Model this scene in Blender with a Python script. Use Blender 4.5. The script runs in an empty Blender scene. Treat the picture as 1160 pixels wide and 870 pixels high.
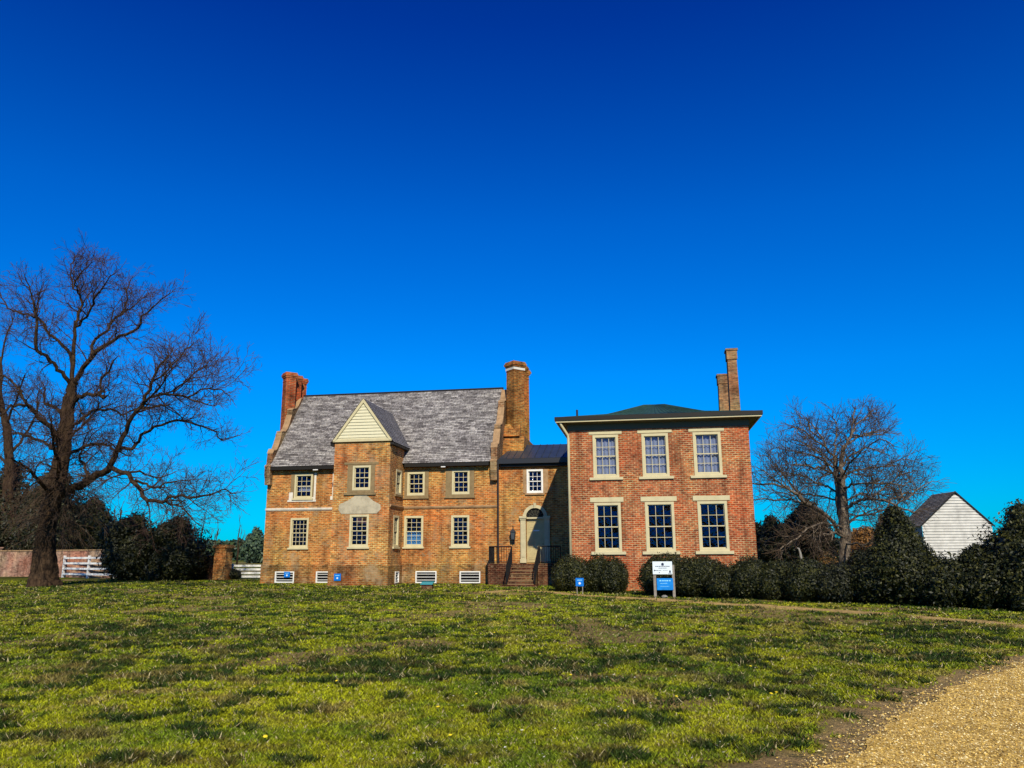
import bpy, math, random
import numpy as np
from mathutils import Matrix, Vector

random.seed(7); rng = np.random.default_rng(7)
C = bpy.context.scene.collection
R = math.radians

# ------------------------------------------------------------------ camera
PXW, PXH, FPX, HZ, ROLL = 1160, 870, 885.0, 627.0, R(-0.3)
PITCH = math.atan((HZ - 435) / FPX)
CAMH = 1.6
cam_data = bpy.data.cameras.new('camera'); cam = bpy.data.objects.new('camera', cam_data)
C.objects.link(cam); bpy.context.scene.camera = cam
cam_data.sensor_width = 36; cam_data.sensor_fit = 'HORIZONTAL'; cam_data.lens = FPX / PXW * 36
cam_data.clip_start = 0.1; cam_data.clip_end = 6000
_F = Vector((0, math.cos(PITCH), math.sin(PITCH))); _U = Vector((0, -math.sin(PITCH), math.cos(PITCH))); _R = Vector((1, 0, 0))
_r = _R * math.cos(ROLL) + _U * math.sin(ROLL); _u = -_R * math.sin(ROLL) + _U * math.cos(ROLL)
cam.matrix_world = Matrix(((_r.x, _u.x, -_F.x, 0), (_r.y, _u.y, -_F.y, 0), (_r.z, _u.z, -_F.z, CAMH), (0, 0, 0, 1)))

# ------------------------------------------------------------------ world, sun, exposure
YAW = R(-9.5)
EX = Vector((math.cos(YAW), math.sin(YAW), 0)); EY = Vector((-math.sin(YAW), math.cos(YAW), 0))
to_sun = (EX * 0.33 - EY * 1.0 + Vector((0, 0, 0.77))).normalized()
SUN_ELEV = math.asin(to_sun.z); SUN_AZ = math.atan2(to_sun.x, to_sun.y)
world = bpy.data.worlds.new('World'); bpy.context.scene.world = world; world.use_nodes = True
wn, wl = world.node_tree.nodes, world.node_tree.links
bg = wn['Background']; bg.inputs['Strength'].default_value = 0.085
sky = wn.new('ShaderNodeTexSky'); sky.sky_type = 'NISHITA'; sky.sun_disc = False
sky.sun_elevation = SUN_ELEV; sky.sun_rotation = SUN_AZ; sky.air_density = 1.0; sky.dust_density = 0.15; sky.ozone_density = 2.5
tc = wn.new('ShaderNodeTexCoord'); sx = wn.new('ShaderNodeSeparateXYZ'); rp = wn.new('ShaderNodeValToRGB')
wl.new(tc.outputs['Generated'], sx.inputs[0]); wl.new(sx.outputs['Z'], rp.inputs[0])
SKY_TINT = [(0.0, (0.0, 0.74, 1.35, 1)), (0.10, (0.0, 0.74, 1.5, 1)), (0.22, (0.0, 0.76, 1.75, 1)), (0.40, (0.0, 0.60, 1.7, 1)), (0.60, (0.0, 0.29, 1.35, 1)), (0.78, (0.004, 0.16, 1.0, 1)), (1.0, (0.01, 0.09, 0.7, 1))]
el = rp.color_ramp.elements
el[0].position, el[0].color = SKY_TINT[0]; el[1].position, el[1].color = SKY_TINT[-1]
for p_, c_ in SKY_TINT[1:-1]:
    e_ = el.new(p_); e_.color = c_
mx = wn.new('ShaderNodeMix'); mx.data_type = 'RGBA'; mx.blend_type = 'MULTIPLY'; mx.inputs[0].default_value = 1
wl.new(sky.outputs[0], mx.inputs[6]); wl.new(rp.outputs[0], mx.inputs[7]); wl.new(mx.outputs[2], bg.inputs['Color'])
sd = bpy.data.lights.new('sun', 'SUN'); sun = bpy.data.objects.new('sun', sd); C.objects.link(sun)
sd.energy = 5.0; sd.angle = R(0.5); sd.color = (1.0, 0.92, 0.74)
sun.rotation_euler = to_sun.to_track_quat('Z', 'Y').to_euler(); sun.location = (20, -20, 40)
sc = bpy.context.scene
sc.view_settings.view_transform = 'Standard'; sc.view_settings.look = 'None'
sc.view_settings.exposure = 0.0; sc.view_settings.gamma = 1.0

# ------------------------------------------------------------------ measuring helpers
def ray(px, py):
    u = (px - 580) / FPX; v = (435 - py) / FPX
    return _F + _r * u + _u * v
def sstep(t):
    t = np.clip(t, 0, 1); return t * t * (3 - 2 * t)
def _hash(ix, iy, s):
    h = (ix.astype(np.int64) * 374761393 + iy.astype(np.int64) * 668265263 + s * 1442695041) & 0x7fffffff
    h = ((h ^ (h >> 13)) * 1274126177) & 0x7fffffff
    return ((h ^ (h >> 16)) & 0xffff) / 65535.0
def vnoise(x, y, s=0):
    x = np.asarray(x, float); y = np.asarray(y, float)
    ix = np.floor(x); iy = np.floor(y); fx = sstep(x - ix); fy = sstep(y - iy)
    a = _hash(ix, iy, s); b = _hash(ix + 1, iy, s); c = _hash(ix, iy + 1, s); d = _hash(ix + 1, iy + 1, s)
    return (a * (1 - fx) + b * fx) * (1 - fy) + (c * (1 - fx) + d * fx) * fy
def fbm(x, y, s=0, o=4):
    t = 0; a = 0.5; n = 0
    for i in range(o):
        t = t + a * vnoise(np.asarray(x) * 2 ** i, np.asarray(y) * 2 ** i, s + i); n += a; a *= 0.55
    return t / n
def terrain(x, y):
    x = np.asarray(x, float); y = np.asarray(y, float)
    dip = -0.06 * sstep((x + 1.5) / 6) * sstep((y - 14) / 14)
    b = (fbm(x * .22, y * .22, 3, 3) - .5) * 0.10 + (fbm(x * 1.3, y * 1.3, 9, 3) - .5) * 0.05
    return dip + b * sstep((y + 2) / 5) * (1 - sstep((y - 55) / 60))
def G(px, py, it=6):
    d = ray(px, py); z = 0.0
    for _ in range(it):
        t = (z - CAMH) / d.z; z = float(terrain(d.x * t, d.y * t))
    return Vector((d.x * t, d.y * t, z))
def at(px, py, D):
    d = ray(px, py); d = d * (D / d.y); return Vector((d.x, d.y, d.z + CAMH))
O0 = G(458, 661); O0.z = 0; O0 = Vector((-6.046, 44.793, 0))
def L2W(x, y, z=0): return O0 + EX * x + EY * y + Vector((0, 0, z))
def onp(px, py, Y):
    d = ray(px, py); t = (Y + O0.dot(EY)) / d.dot(EY); P = d * t
    q = P - O0; return q.dot(EX), P.z + CAMH
def onx(px, py, X):
    d = ray(px, py); t = (X + O0.dot(EX)) / d.dot(EX); P = d * t
    q = P - O0; return q.dot(EY), P.z + CAMH

# ------------------------------------------------------------------ materials
def M(name, col, rough=0.8, spec=0.3, metal=0):
    m = bpy.data.materials.new(name); m.use_nodes = True
    b = m.node_tree.nodes['Principled BSDF']
    b.inputs['Base Color'].default_value = (*col, 1); b.inputs['Roughness'].default_value = rough
    b.inputs['Specular IOR Level'].default_value = spec; b.inputs['Metallic'].default_value = metal
    return m
def nd(m, t, **k):
    n = m.node_tree.nodes.new(t)
    for a, b in k.items(): setattr(n, a, b)
    return n
def lk(m, a, b): m.node_tree.links.new(a, b)
def noise(m, scale, detail=4, vec=None, rough=0.6):
    n = nd(m, 'ShaderNodeTexNoise'); n.inputs['Scale'].default_value = scale; n.inputs['Detail'].default_value = detail
    n.inputs['Roughness'].default_value = rough
    if vec is not None: lk(m, vec, n.inputs['Vector'])
    return n
def ramp(m, fac, stops):
    r = nd(m, 'ShaderNodeValToRGB'); e = r.color_ramp.elements
    e[0].position, e[0].color = stops[0][0], (*stops[0][1], 1); e[1].position, e[1].color = stops[-1][0], (*stops[-1][1], 1)
    for p, c in stops[1:-1]:
        q = e.new(p); q.color = (*c, 1)
    lk(m, fac, r.inputs[0]); return r.outputs[0]
def mix(m, fac, a, b, mode='MIX'):
    n = nd(m, 'ShaderNodeMix', data_type='RGBA', blend_type=mode)
    for i, v in ((0, fac), (6, a), (7, b)):
        if isinstance(v, (int, float)): n.inputs[i].default_value = v
        elif isinstance(v, tuple): n.inputs[i].default_value = (*v, 1)
        else: lk(m, v, n.inputs[i])
    return n.outputs[2]
def mth(m, op, a, b=0.0, c=None):
    n = nd(m, 'ShaderNodeMath', operation=op)
    for i, v in enumerate((a, b) if c is None else (a, b, c)):
        if isinstance(v, (int, float)): n.inputs[i].default_value = v
        else: lk(m, v, n.inputs[i])
    return n.outputs[0]
def bump(m, h, s=0.4, d=0.02):
    b = nd(m, 'ShaderNodeBump'); b.inputs['Strength'].default_value = s; b.inputs['Distance'].default_value = d
    lk(m, h, b.inputs['Height']); lk(m, b.outputs[0], m.node_tree.nodes['Principled BSDF'].inputs['Normal'])
def base(m, c): lk(m, c, m.node_tree.nodes['Principled BSDF'].inputs['Base Color'])
def wallvec(m, slope=1.0):
    t = nd(m, 'ShaderNodeTexCoord'); s = nd(m, 'ShaderNodeSeparateXYZ'); lk(m, t.outputs['Object'], s.inputs[0])
    n = nd(m, 'ShaderNodeSeparateXYZ'); lk(m, t.outputs['Normal'], n.inputs[0])
    f = mth(m, 'GREATER_THAN', mth(m, 'ABSOLUTE', n.outputs[0]), 0.6)
    u = mth(m, 'ADD', mth(m, 'MULTIPLY', s.outputs[0], mth(m, 'SUBTRACT', 1.0, f)), mth(m, 'MULTIPLY', s.outputs[1], f))
    c = nd(m, 'ShaderNodeCombineXYZ'); lk(m, u, c.inputs[0]); lk(m, mth(m, 'MULTIPLY', s.outputs[2], slope), c.inputs[1])
    return c.outputs[0], t.outputs['Object'], s
def brick_mat(name, c1, c2, mortar, dark=(.10, .045, .02), stain=0.5, bw=0.25, rh=0.098, ms=0.019, patch=None, whit=0.0):
    m = M(name, c1, 0.9, 0.15); v, ob, s = wallvec(m)
    b = nd(m, 'ShaderNodeTexBrick'); lk(m, v, b.inputs['Vector'])
    b.inputs['Scale'].default_value = 1; b.inputs['Brick Width'].default_value = bw; b.inputs['Row Height'].default_value = rh
    b.inputs['Mortar Size'].default_value = ms; b.inputs['Mortar Smooth'].default_value = 0.2; b.inputs['Bias'].default_value = -0.1
    b.inputs['Color1'].default_value = (*c1, 1); b.inputs['Color2'].default_value = (*c2, 1)
    n1 = noise(m, 0.7, 5, ob); mp = nd(m, 'ShaderNodeMapping'); mp.inputs['Scale'].default_value = (.55, .55, 1.6); lk(m, ob, mp.inputs[0]); n2 = noise(m, 6.0, 4, mp.outputs[0], .75); n3 = noise(m, 2.2, 5, ob, .7)
    bm = mix(m, ramp(m, n3.outputs[0], [(.35, (0, 0, 0)), (.65, (1, 1, 1))]), mortar, tuple(x * .55 for x in mortar))
    lk(m, bm, b.inputs['Mortar'])
    # a second brick texture of the same bond gives odd burnt bricks
    b2 = nd(m, 'ShaderNodeTexBrick'); lk(m, v, b2.inputs['Vector']); b2.offset_frequency = 2
    b2.inputs['Scale'].default_value = 1; b2.inputs['Brick Width'].default_value = bw; b2.inputs['Row Height'].default_value = rh
    b2.inputs['Mortar Size'].default_value = 0; b2.inputs['Bias'].default_value = -0.72
    b2.inputs['Color1'].default_value = (0, 0, 0, 1); b2.inputs['Color2'].default_value = (1, 1, 1, 1)
    col = mix(m, mth(m, 'MULTIPLY', ramp(m, b2.outputs[0], [(.15, (0, 0, 0)), (.55, (1, 1, 1))]), mth(m, 'MULTIPLY', mth(m, 'SUBTRACT', 1.0, b.outputs['Fac']), .8)), b.outputs[0], dark)
    tone = ramp(m, n1.outputs[0], [(.3, (.42, .38, .36)), (.48, (1, 1, 1)), (.68, (1.4, 1.32, 1.12))])
    col = mix(m, stain, col, mix(m, 1.0, col, tone, 'MULTIPLY'))
    col = mix(m, 1.0, col, ramp(m, n2.outputs[0], [(.34, (.35, .31, .28)), (.45, (.85, .83, .8)), (.66, (1.4, 1.36, 1.25))]), 'MULTIPLY')
    n5 = noise(m, .45, 4, ob); col = mix(m, 1.0, col, ramp(m, n5.outputs[0], [(.35, (1.1, .82, .75)), (.5, (1, 1, 1)), (.66, (1.08, 1.28, 1.15))]), 'MULTIPLY')
    mq = nd(m, 'ShaderNodeMapping'); mq.inputs['Scale'].default_value = (1, 1, .10); lk(m, ob, mq.inputs[0]); n6 = noise(m, 2.6, 4, mq.outputs[0], .6)
    col = mix(m, 1.0, col, ramp(m, n6.outputs[0], [(.34, (.62, .58, .56)), (.5, (1, 1, 1)), (.7, (1.12, 1.1, 1.06))]), 'MULTIPLY')
    if whit > 0:
        n4 = noise(m, 1.1, 6, ob, .75)
        f = ramp(m, n4.outputs[0], [(.56 - whit * .1, (0, 0, 0)), (.68, (.75, .75, .75))])
        col = mix(m, f, col, (.40, .29, .16))
    base(m, col)
    bump(m, mth(m, 'SUBTRACT', mth(m, 'MULTIPLY', n2.outputs[0], .5), b.outputs['Fac']), .5, .01)
    return m
MAT = {}
MAT['brick'] = brick_mat('old_orange_brick', (.52, .18, .038), (.22, .065, .016), (.54, .36, .15), whit=.25)
MAT['brick_tower'] = brick_mat('patched_orange_brick', (.54, .18, .04), (.25, .072, .02), (.55, .38, .17), whit=.6)
MAT['brick_base'] = brick_mat('mossy_plinth_brick', (.30, .11, .025), (.12, .045, .014), (.34, .24, .11), stain=.9, whit=.5)
MAT['brick_wing'] = brick_mat('red_wing_brick', (.44, .10, .03), (.21, .042, .018), (.52, .35, .19), stain=.4, bw=.24, rh=.094, ms=.018)
MAT['brick_chim'] = brick_mat('chimney_brick', (.40, .125, .025), (.17, .05, .014), (.36, .22, .08), stain=.8)
MAT['brick_red'] = brick_mat('red_chimney_brick', (.46, .09, .025), (.28, .05, .02), (.36, .20, .10), stain=.8)
MAT['brick_worn'] = brick_mat('weathered_parapet_brick', (.26, .13, .055), (.12, .06, .03), (.34, .25, .15), stain=1.0, whit=.5)
MAT['brick_grey'] = brick_mat('weathered_stack_brick', (.30, .17, .08), (.16, .09, .05), (.28, .21, .12), stain=1.0)
MAT['brick_pink'] = brick_mat('pink_garden_wall', (.42, .24, .17), (.33, .17, .12), (.42, .29, .22), stain=.7)
MAT['brick_dark'] = brick_mat('dark_stoop_brick', (.10, .03, .015), (.04, .014, .008), (.17, .115, .07), stain=1.0, whit=.1)

def weathered(name, c, amt=.35, sc_=3, rough=.75, c2=None):
    m = M(name, c, rough, .25); t = nd(m, 'ShaderNodeTexCoord'); n = noise(m, sc_, 6, t.outputs['Object'], .65)
    base(m, ramp(m, n.outputs[0], [(.28, c2 or tuple(x * (1 - amt) for x in c)), (.6, c)])); bump(m, n.outputs[0], .2, .01)
    return m
MAT['cream'] = weathered('cream_paint', (.60, .52, .30), .15)
MAT['cream2'] = weathered('old_cream_paint', (.55, .48, .29), .25)
MAT['siding'] = weathered('yellow_siding_paint', (.66, .61, .40), .10, 5)
MAT['white'] = weathered('white_paint', (.82, .80, .74), .15)
MAT['whitewash'] = weathered('white_lime_plaster', (.74, .68, .56), .3, 2.5)
MAT['plaster'] = weathered('grey_stucco', (.50, .43, .29), .45, 2.2, .9)
MAT['stucco_brown'] = weathered('brown_render', (.27, .19, .09), .35, 4, .9)
MAT['moulding'] = weathered('brick_moulding', (.42, .26, .13), .5, 3, .9)
MAT['black'] = M('black_iron', (.012, .012, .014), .45, .5)
MAT['frieze'] = M('shaded_green_grey_paint', (.085, .085, .055), .7)  # green-grey darkened: shade under the eaves is put into the colour
MAT['fascia'] = M('dark_gutter_paint', (.018, .015, .011), .5, .2)
MAT['greenroof'] = weathered('green_copper_roof', (.030, .075, .055), .5, 5, .55)
MAT['tin'] = weathered('black_tin_roof', (.035, .045, .06), .35, 1.5, .35)
MAT['dark_void'] = M('dark_vent_void', (.01, .009, .008), .9)
MAT['doorpaint'] = weathered('ochre_door_paint', (.50, .41, .20), .2, 4, .5)
MAT['blue'] = weathered('blue_sign_face', (.005, .17, .62), .2, 9, .4)
MAT['blue2'] = weathered('bright_blue_poster', (.01, .24, .72), .35, 5, .35)
MAT['signwhite'] = weathered('pale_sign_face', (.72, .80, .82), .08, 6, .4)
MAT['ink'] = M('dark_blue_ink', (.02, .03, .07), .6)
MAT['inklight'] = M('pale_blue_ink', (.25, .62, .85), .6)
MAT['greywood'] = weathered('grey_post_wood', (.30, .26, .21), .4, 8)
MAT['curtain'] = M('pale_curtain_cloth', (.72, .70, .66), .95, .1)
MAT['stone'] = weathered('grey_stone', (.30, .28, .24), .5, 6)
MAT['teal'] = M('teal_plaque', (.05, .30, .33), .5)
MAT['greywood2'] = weathered('white_worn_clapboard', (.60, .58, .52), .35, 1.6, .85)

m = MAT['glass'] = bpy.data.materials.new('window_glass'); m.use_nodes = True
m.node_tree.nodes.remove(m.node_tree.nodes['Principled BSDF'])
t_ = nd(m, 'ShaderNodeBsdfTransparent'); t_.inputs[0].default_value = (.5, .55, .66, 1)
g_ = nd(m, 'ShaderNodeBsdfGlossy'); g_.inputs['Roughness'].default_value = .03; g_.inputs[0].default_value = (.5, .48, .9, 1)
nn = noise(m, 2.5, 2); bb = nd(m, 'ShaderNodeBump'); bb.inputs['Strength'].default_value = .8; bb.inputs['Distance'].default_value = .12
lk(m, nn.outputs[0], bb.inputs['Height']); lk(m, bb.outputs[0], g_.inputs['Normal'])
ms_ = nd(m, 'ShaderNodeMixShader'); ms_.inputs[0].default_value = .06
lk(m, t_.outputs[0], ms_.inputs[1]); lk(m, g_.outputs[0], ms_.inputs[2]); lk(m, ms_.outputs[0], m.node_tree.nodes['Material Output'].inputs[0])

def shingle_mat(name, ca, cb, cc, bw=.16, rh=.10, slope=1.29, ax=0):
    m = M(name, ca, .85, .2); t = nd(m, 'ShaderNodeTexCoord'); s = nd(m, 'ShaderNodeSeparateXYZ'); lk(m, t.outputs['Object'], s.inputs[0])
    c = nd(m, 'ShaderNodeCombineXYZ'); lk(m, s.outputs[ax], c.inputs[0]); lk(m, mth(m, 'MULTIPLY', s.outputs[2], slope), c.inputs[1])
    def bt(bias, w, a, b_, sq):
        b = nd(m, 'ShaderNodeTexBrick'); lk(m, c.outputs[0], b.inputs['Vector']); b.offset = sq
        b.inputs['Scale'].default_value = 1; b.inputs['Brick Width'].default_value = w; b.inputs['Row Height'].default_value = rh
        b.inputs['Mortar Size'].default_value = .006; b.inputs['Bias'].default_value = bias
        b.inputs['Color1'].default_value = (*a, 1); b.inputs['Color2'].default_value = (*b_, 1); b.inputs['Mortar'].default_value = (.02, .018, .02, 1)
        return b
    b1 = bt(-.1, bw, ca, cb, .5); b2 = bt(-.35, bw * 1.9, (0, 0, 0), (1, 1, 1), .37)
    n = noise(m, 1.2, 5, t.outputs['Object'], .7); n2 = noise(m, 9, 3, t.outputs['Object'], .8)
    col = mix(m, mth(m, 'MULTIPLY', b2.outputs[0], .75), b1.outputs[0], cc)
    col = mix(m, 1.0, col, ramp(m, n.outputs[0], [(.3, (.78, .78, .78)), (.65, (1.12, 1.12, 1.12))]), 'MULTIPLY')
    col = mix(m, 1.0, col, ramp(m, n2.outputs[0], [(.38, (.45, .45, .45)), (.62, (1.35, 1.35, 1.35))]), 'MULTIPLY')
    base(m, col); bump(m, b1.outputs['Fac'], -.4, .01)
    return m
MAT['shingle'] = shingle_mat('old_grey_shingles', (.29, .265, .25), (.13, .115, .11), (.66, .62, .56), .26, .15)
MAT['shingle2'] = shingle_mat('plain_grey_shingles', (.22, .21, .22), (.18, .17, .18), (.28, .27, .27), .12, .11, 1.2, 1)
MAT['shingle3'] = shingle_mat('outbuilding_shingles', (.19, .175, .16), (.10, .09, .085), (.32, .30, .27), .2, .14, 1.3, 1)

def bark(name, c1, c2, sc_=6):
    m = M(name, c1, .95, .1); t = nd(m, 'ShaderNodeTexCoord'); mp = nd(m, 'ShaderNodeMapping'); mp.inputs['Scale'].default_value = (1, 1, .25)
    lk(m, t.outputs['Object'], mp.inputs[0]); n = noise(m, sc_, 6, mp.outputs[0], .7)
    base(m, ramp(m, n.outputs[0], [(.35, c2), (.65, c1)])); bump(m, n.outputs[0], 1.0, .06)
    return m
MAT['bark'] = bark('dark_ridged_bark', (.085, .052, .028), (.010, .006, .004))
MAT['bark_pale'] = bark('pale_grey_bark', (.27, .21, .15), (.05, .036, .026))
MAT['twig'] = M('twig_bark', (.055, .032, .022), .9, .1)
MAT['twig_pale'] = M('pale_twig_bark', (.075, .050, .032), .9, .1)
def leafm(name, a, b, c=None, sc_=1.5):
    m = M(name, a, .55, .3); g = nd(m, 'ShaderNodeNewGeometry'); t = nd(m, 'ShaderNodeTexCoord')
    col = ramp(m, g.outputs['Random Per Island'], [(0, b), (.55, a), (1, c or a)])
    n = noise(m, sc_, 3, t.outputs['Object'])
    col = mix(m, 1.0, col, ramp(m, n.outputs[0], [(.35, (.6, .65, .6)), (.65, (1.25, 1.2, 1.1))]), 'MULTIPLY')
    base(m, col); return m
MAT['box_leaf'] = leafm('boxwood_leaves', (.018, .022, .004), (.008, .011, .003), (.062, .060, .010))
MAT['holly_leaf'] = leafm('dark_evergreen_leaves', (.013, .016, .004), (.006, .008, .003), (.048, .046, .012))
MAT['yew_leaf'] = leafm('yew_leaves', (.017, .021, .004), (.008, .011, .003), (.070, .068, .011))
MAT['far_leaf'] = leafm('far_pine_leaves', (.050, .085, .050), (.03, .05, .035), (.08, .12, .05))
MAT['brown_leaf'] = leafm('brown_dead_leaves', (.22, .10, .025), (.12, .06, .02), (.30, .15, .03))
MAT['rust_leaf'] = leafm('rusty_green_leaves', (.11, .06, .012), (.05, .035, .010), (.2, .10, .02))

# ------------------------------------------------------------------ mesh helper
def tag(o, label=None, cat=None, group=None, kind=None):
    if label: o['label'] = label
    if cat: o['category'] = cat
    if group: o['group'] = group
    if kind: o['kind'] = kind
    return o
def empty(name, loc, rz=0, label=None, cat=None, group=None):
    o = bpy.data.objects.new(name, None); C.objects.link(o); o.location = loc; o.rotation_euler = (0, 0, rz)
    o.empty_display_size = .3
    return tag(o, label, cat, group)
class MB:
    def __init__(s): s.v = []; s.f = []; s.smooth = False
    def add(s, vs, fs):
        n = len(s.v); s.v += [tuple(v) for v in vs]; s.f += [tuple(i + n for i in f) for f in fs]; return s
    def box(s, x0, x1, y0, y1, z0, z1):
        v = [(x, y, z) for z in (z0, z1) for y in (y0, y1) for x in (x0, x1)]
        return s.add(v, [(0, 2, 3, 1), (4, 5, 7, 6), (0, 1, 5, 4), (2, 6, 7, 3), (0, 4, 6, 2), (1, 3, 7, 5)])
    def quad(s, a, b, c, d): return s.add([a, b, c, d], [(0, 1, 2, 3)])
    def prism(s, prof, fn, d0, d1):
        """prof: list of 2D points, fn(a,b,d)->xyz"""
        n = len(prof); v = [fn(a, b, d0) for a, b in prof] + [fn(a, b, d1) for a, b in prof]
        return s.add(v, [tuple(range(n)), tuple(range(2 * n - 1, n - 1, -1))] + [(i, i + n, (i + 1) % n + n, (i + 1) % n) for i in range(n)])
    def tube(s, P, Rr, n=6, cap=True):
        P = [Vector(p) for p in P]; k = len(P)
        if isinstance(Rr, (int, float)): Rr = [Rr] * k
        vs = []; ref = None
        for i in range(k):
            t = (P[min(i + 1, k - 1)] - P[max(i - 1, 0)])
            if t.length < 1e-6: t = Vector((0, 0, 1))
            t.normalize()
            if ref is None: ref = Vector((1, 0, 0)) if abs(t.x) < .8 else Vector((0, 1, 0))
            a = (ref - t * ref.dot(t)).normalized(); b = t.cross(a); ref = a
            for j in range(n):
                an = 2 * math.pi * j / n; vs.append(P[i] + (a * math.cos(an) + b * math.sin(an)) * Rr[i])
        fs = [(i * n + j, i * n + (j + 1) % n, (i + 1) * n + (j + 1) % n, (i + 1) * n + j) for i in range(k - 1) for j in range(n)]
        if cap: fs += [tuple(range(n - 1, -1, -1)), tuple((k - 1) * n + j for j in range(n))]
        return s.add(vs, fs)
    def bar(s, a, b, w): return s.tube([a, b], w / 2 * 1.414, 4)
    def build(s, name, mat, parent=None, off=(0, 0, 0), smooth=None):
        me = bpy.data.meshes.new(name)
        if any(off): s.v = [(x - off[0], y - off[1], z - off[2]) for x, y, z in s.v]
        me.from_pydata(s.v, [], s.f); me.materials.append(mat if not isinstance(mat, str) else MAT[mat])
        if smooth if smooth is not None else s.smooth: me.polygons.foreach_set('use_smooth', [True] * len(me.polygons))
        me.update(); o = bpy.data.objects.new(name, me); C.objects.link(o)
        if parent: o.parent = parent
        return o
def npmesh(name, V, nper, mat, parent=None, col=None, smooth=False):
    """V (N*nper,3) with faces of nper consecutive vertices"""
    me = bpy.data.meshes.new(name); nv = len(V); nf = nv // nper
    me.vertices.add(nv); me.vertices.foreach_set('co', np.ascontiguousarray(V, np.float32).ravel())
    me.loops.add(nv); me.loops.foreach_set('vertex_index', np.arange(nv, dtype=np.int32))
    me.polygons.add(nf); me.polygons.foreach_set('loop_start', np.arange(0, nv, nper, dtype=np.int32))
    if col is not None:
        a = me.color_attributes.new('Col', 'FLOAT_COLOR', 'POINT')
        a.data.foreach_set('color', np.concatenate([col, np.ones((nv, 1))], 1).astype(np.float32).ravel())
    me.update(calc_edges=True); me.materials.append(mat if not isinstance(mat, str) else MAT[mat])
    o = bpy.data.objects.new(name, me); C.objects.link(o)
    if parent: o.parent = parent
    return o
FY = lambda y: (lambda a, z, d: (a, y + d, z))          # wall facing -y
FX = lambda x: (lambda a, z, d: (x - d, a, z))          # wall facing +x
def wall(mb, fn, a0, a1, z0, z1, holes=(), depth=.22):
    A = sorted({a0, a1, *[h[0] for h in holes], *[h[1] for h in holes]}); Z = sorted({z0, z1, *[h[2] for h in holes], *[h[3] for h in holes]})
    for i in range(len(A) - 1):
        for j in range(len(Z) - 1):
            ca, cz = (A[i] + A[i + 1]) / 2, (Z[j] + Z[j + 1]) / 2
            if any(h[0] < ca < h[1] and h[2] < cz < h[3] for h in holes): continue
            mb.quad(fn(A[i], Z[j], 0), fn(A[i + 1], Z[j], 0), fn(A[i + 1], Z[j + 1], 0), fn(A[i], Z[j + 1], 0))
    for (p, q, r, t) in holes:
        for (u, v) in (((p, r), (q, r)), ((q, r), (q, t)), ((q, t), (p, t)), ((p, t), (p, r))):
            mb.quad(fn(*u, 0), fn(*v, 0), fn(*v, depth), fn(*u, depth))
def lbox(mb, fn, a0, a1, z0, z1, d0, d1):
    mb.prism([(a0, z0), (a1, z0), (a1, z1), (a0, z1)], fn, d0, d1)

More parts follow.
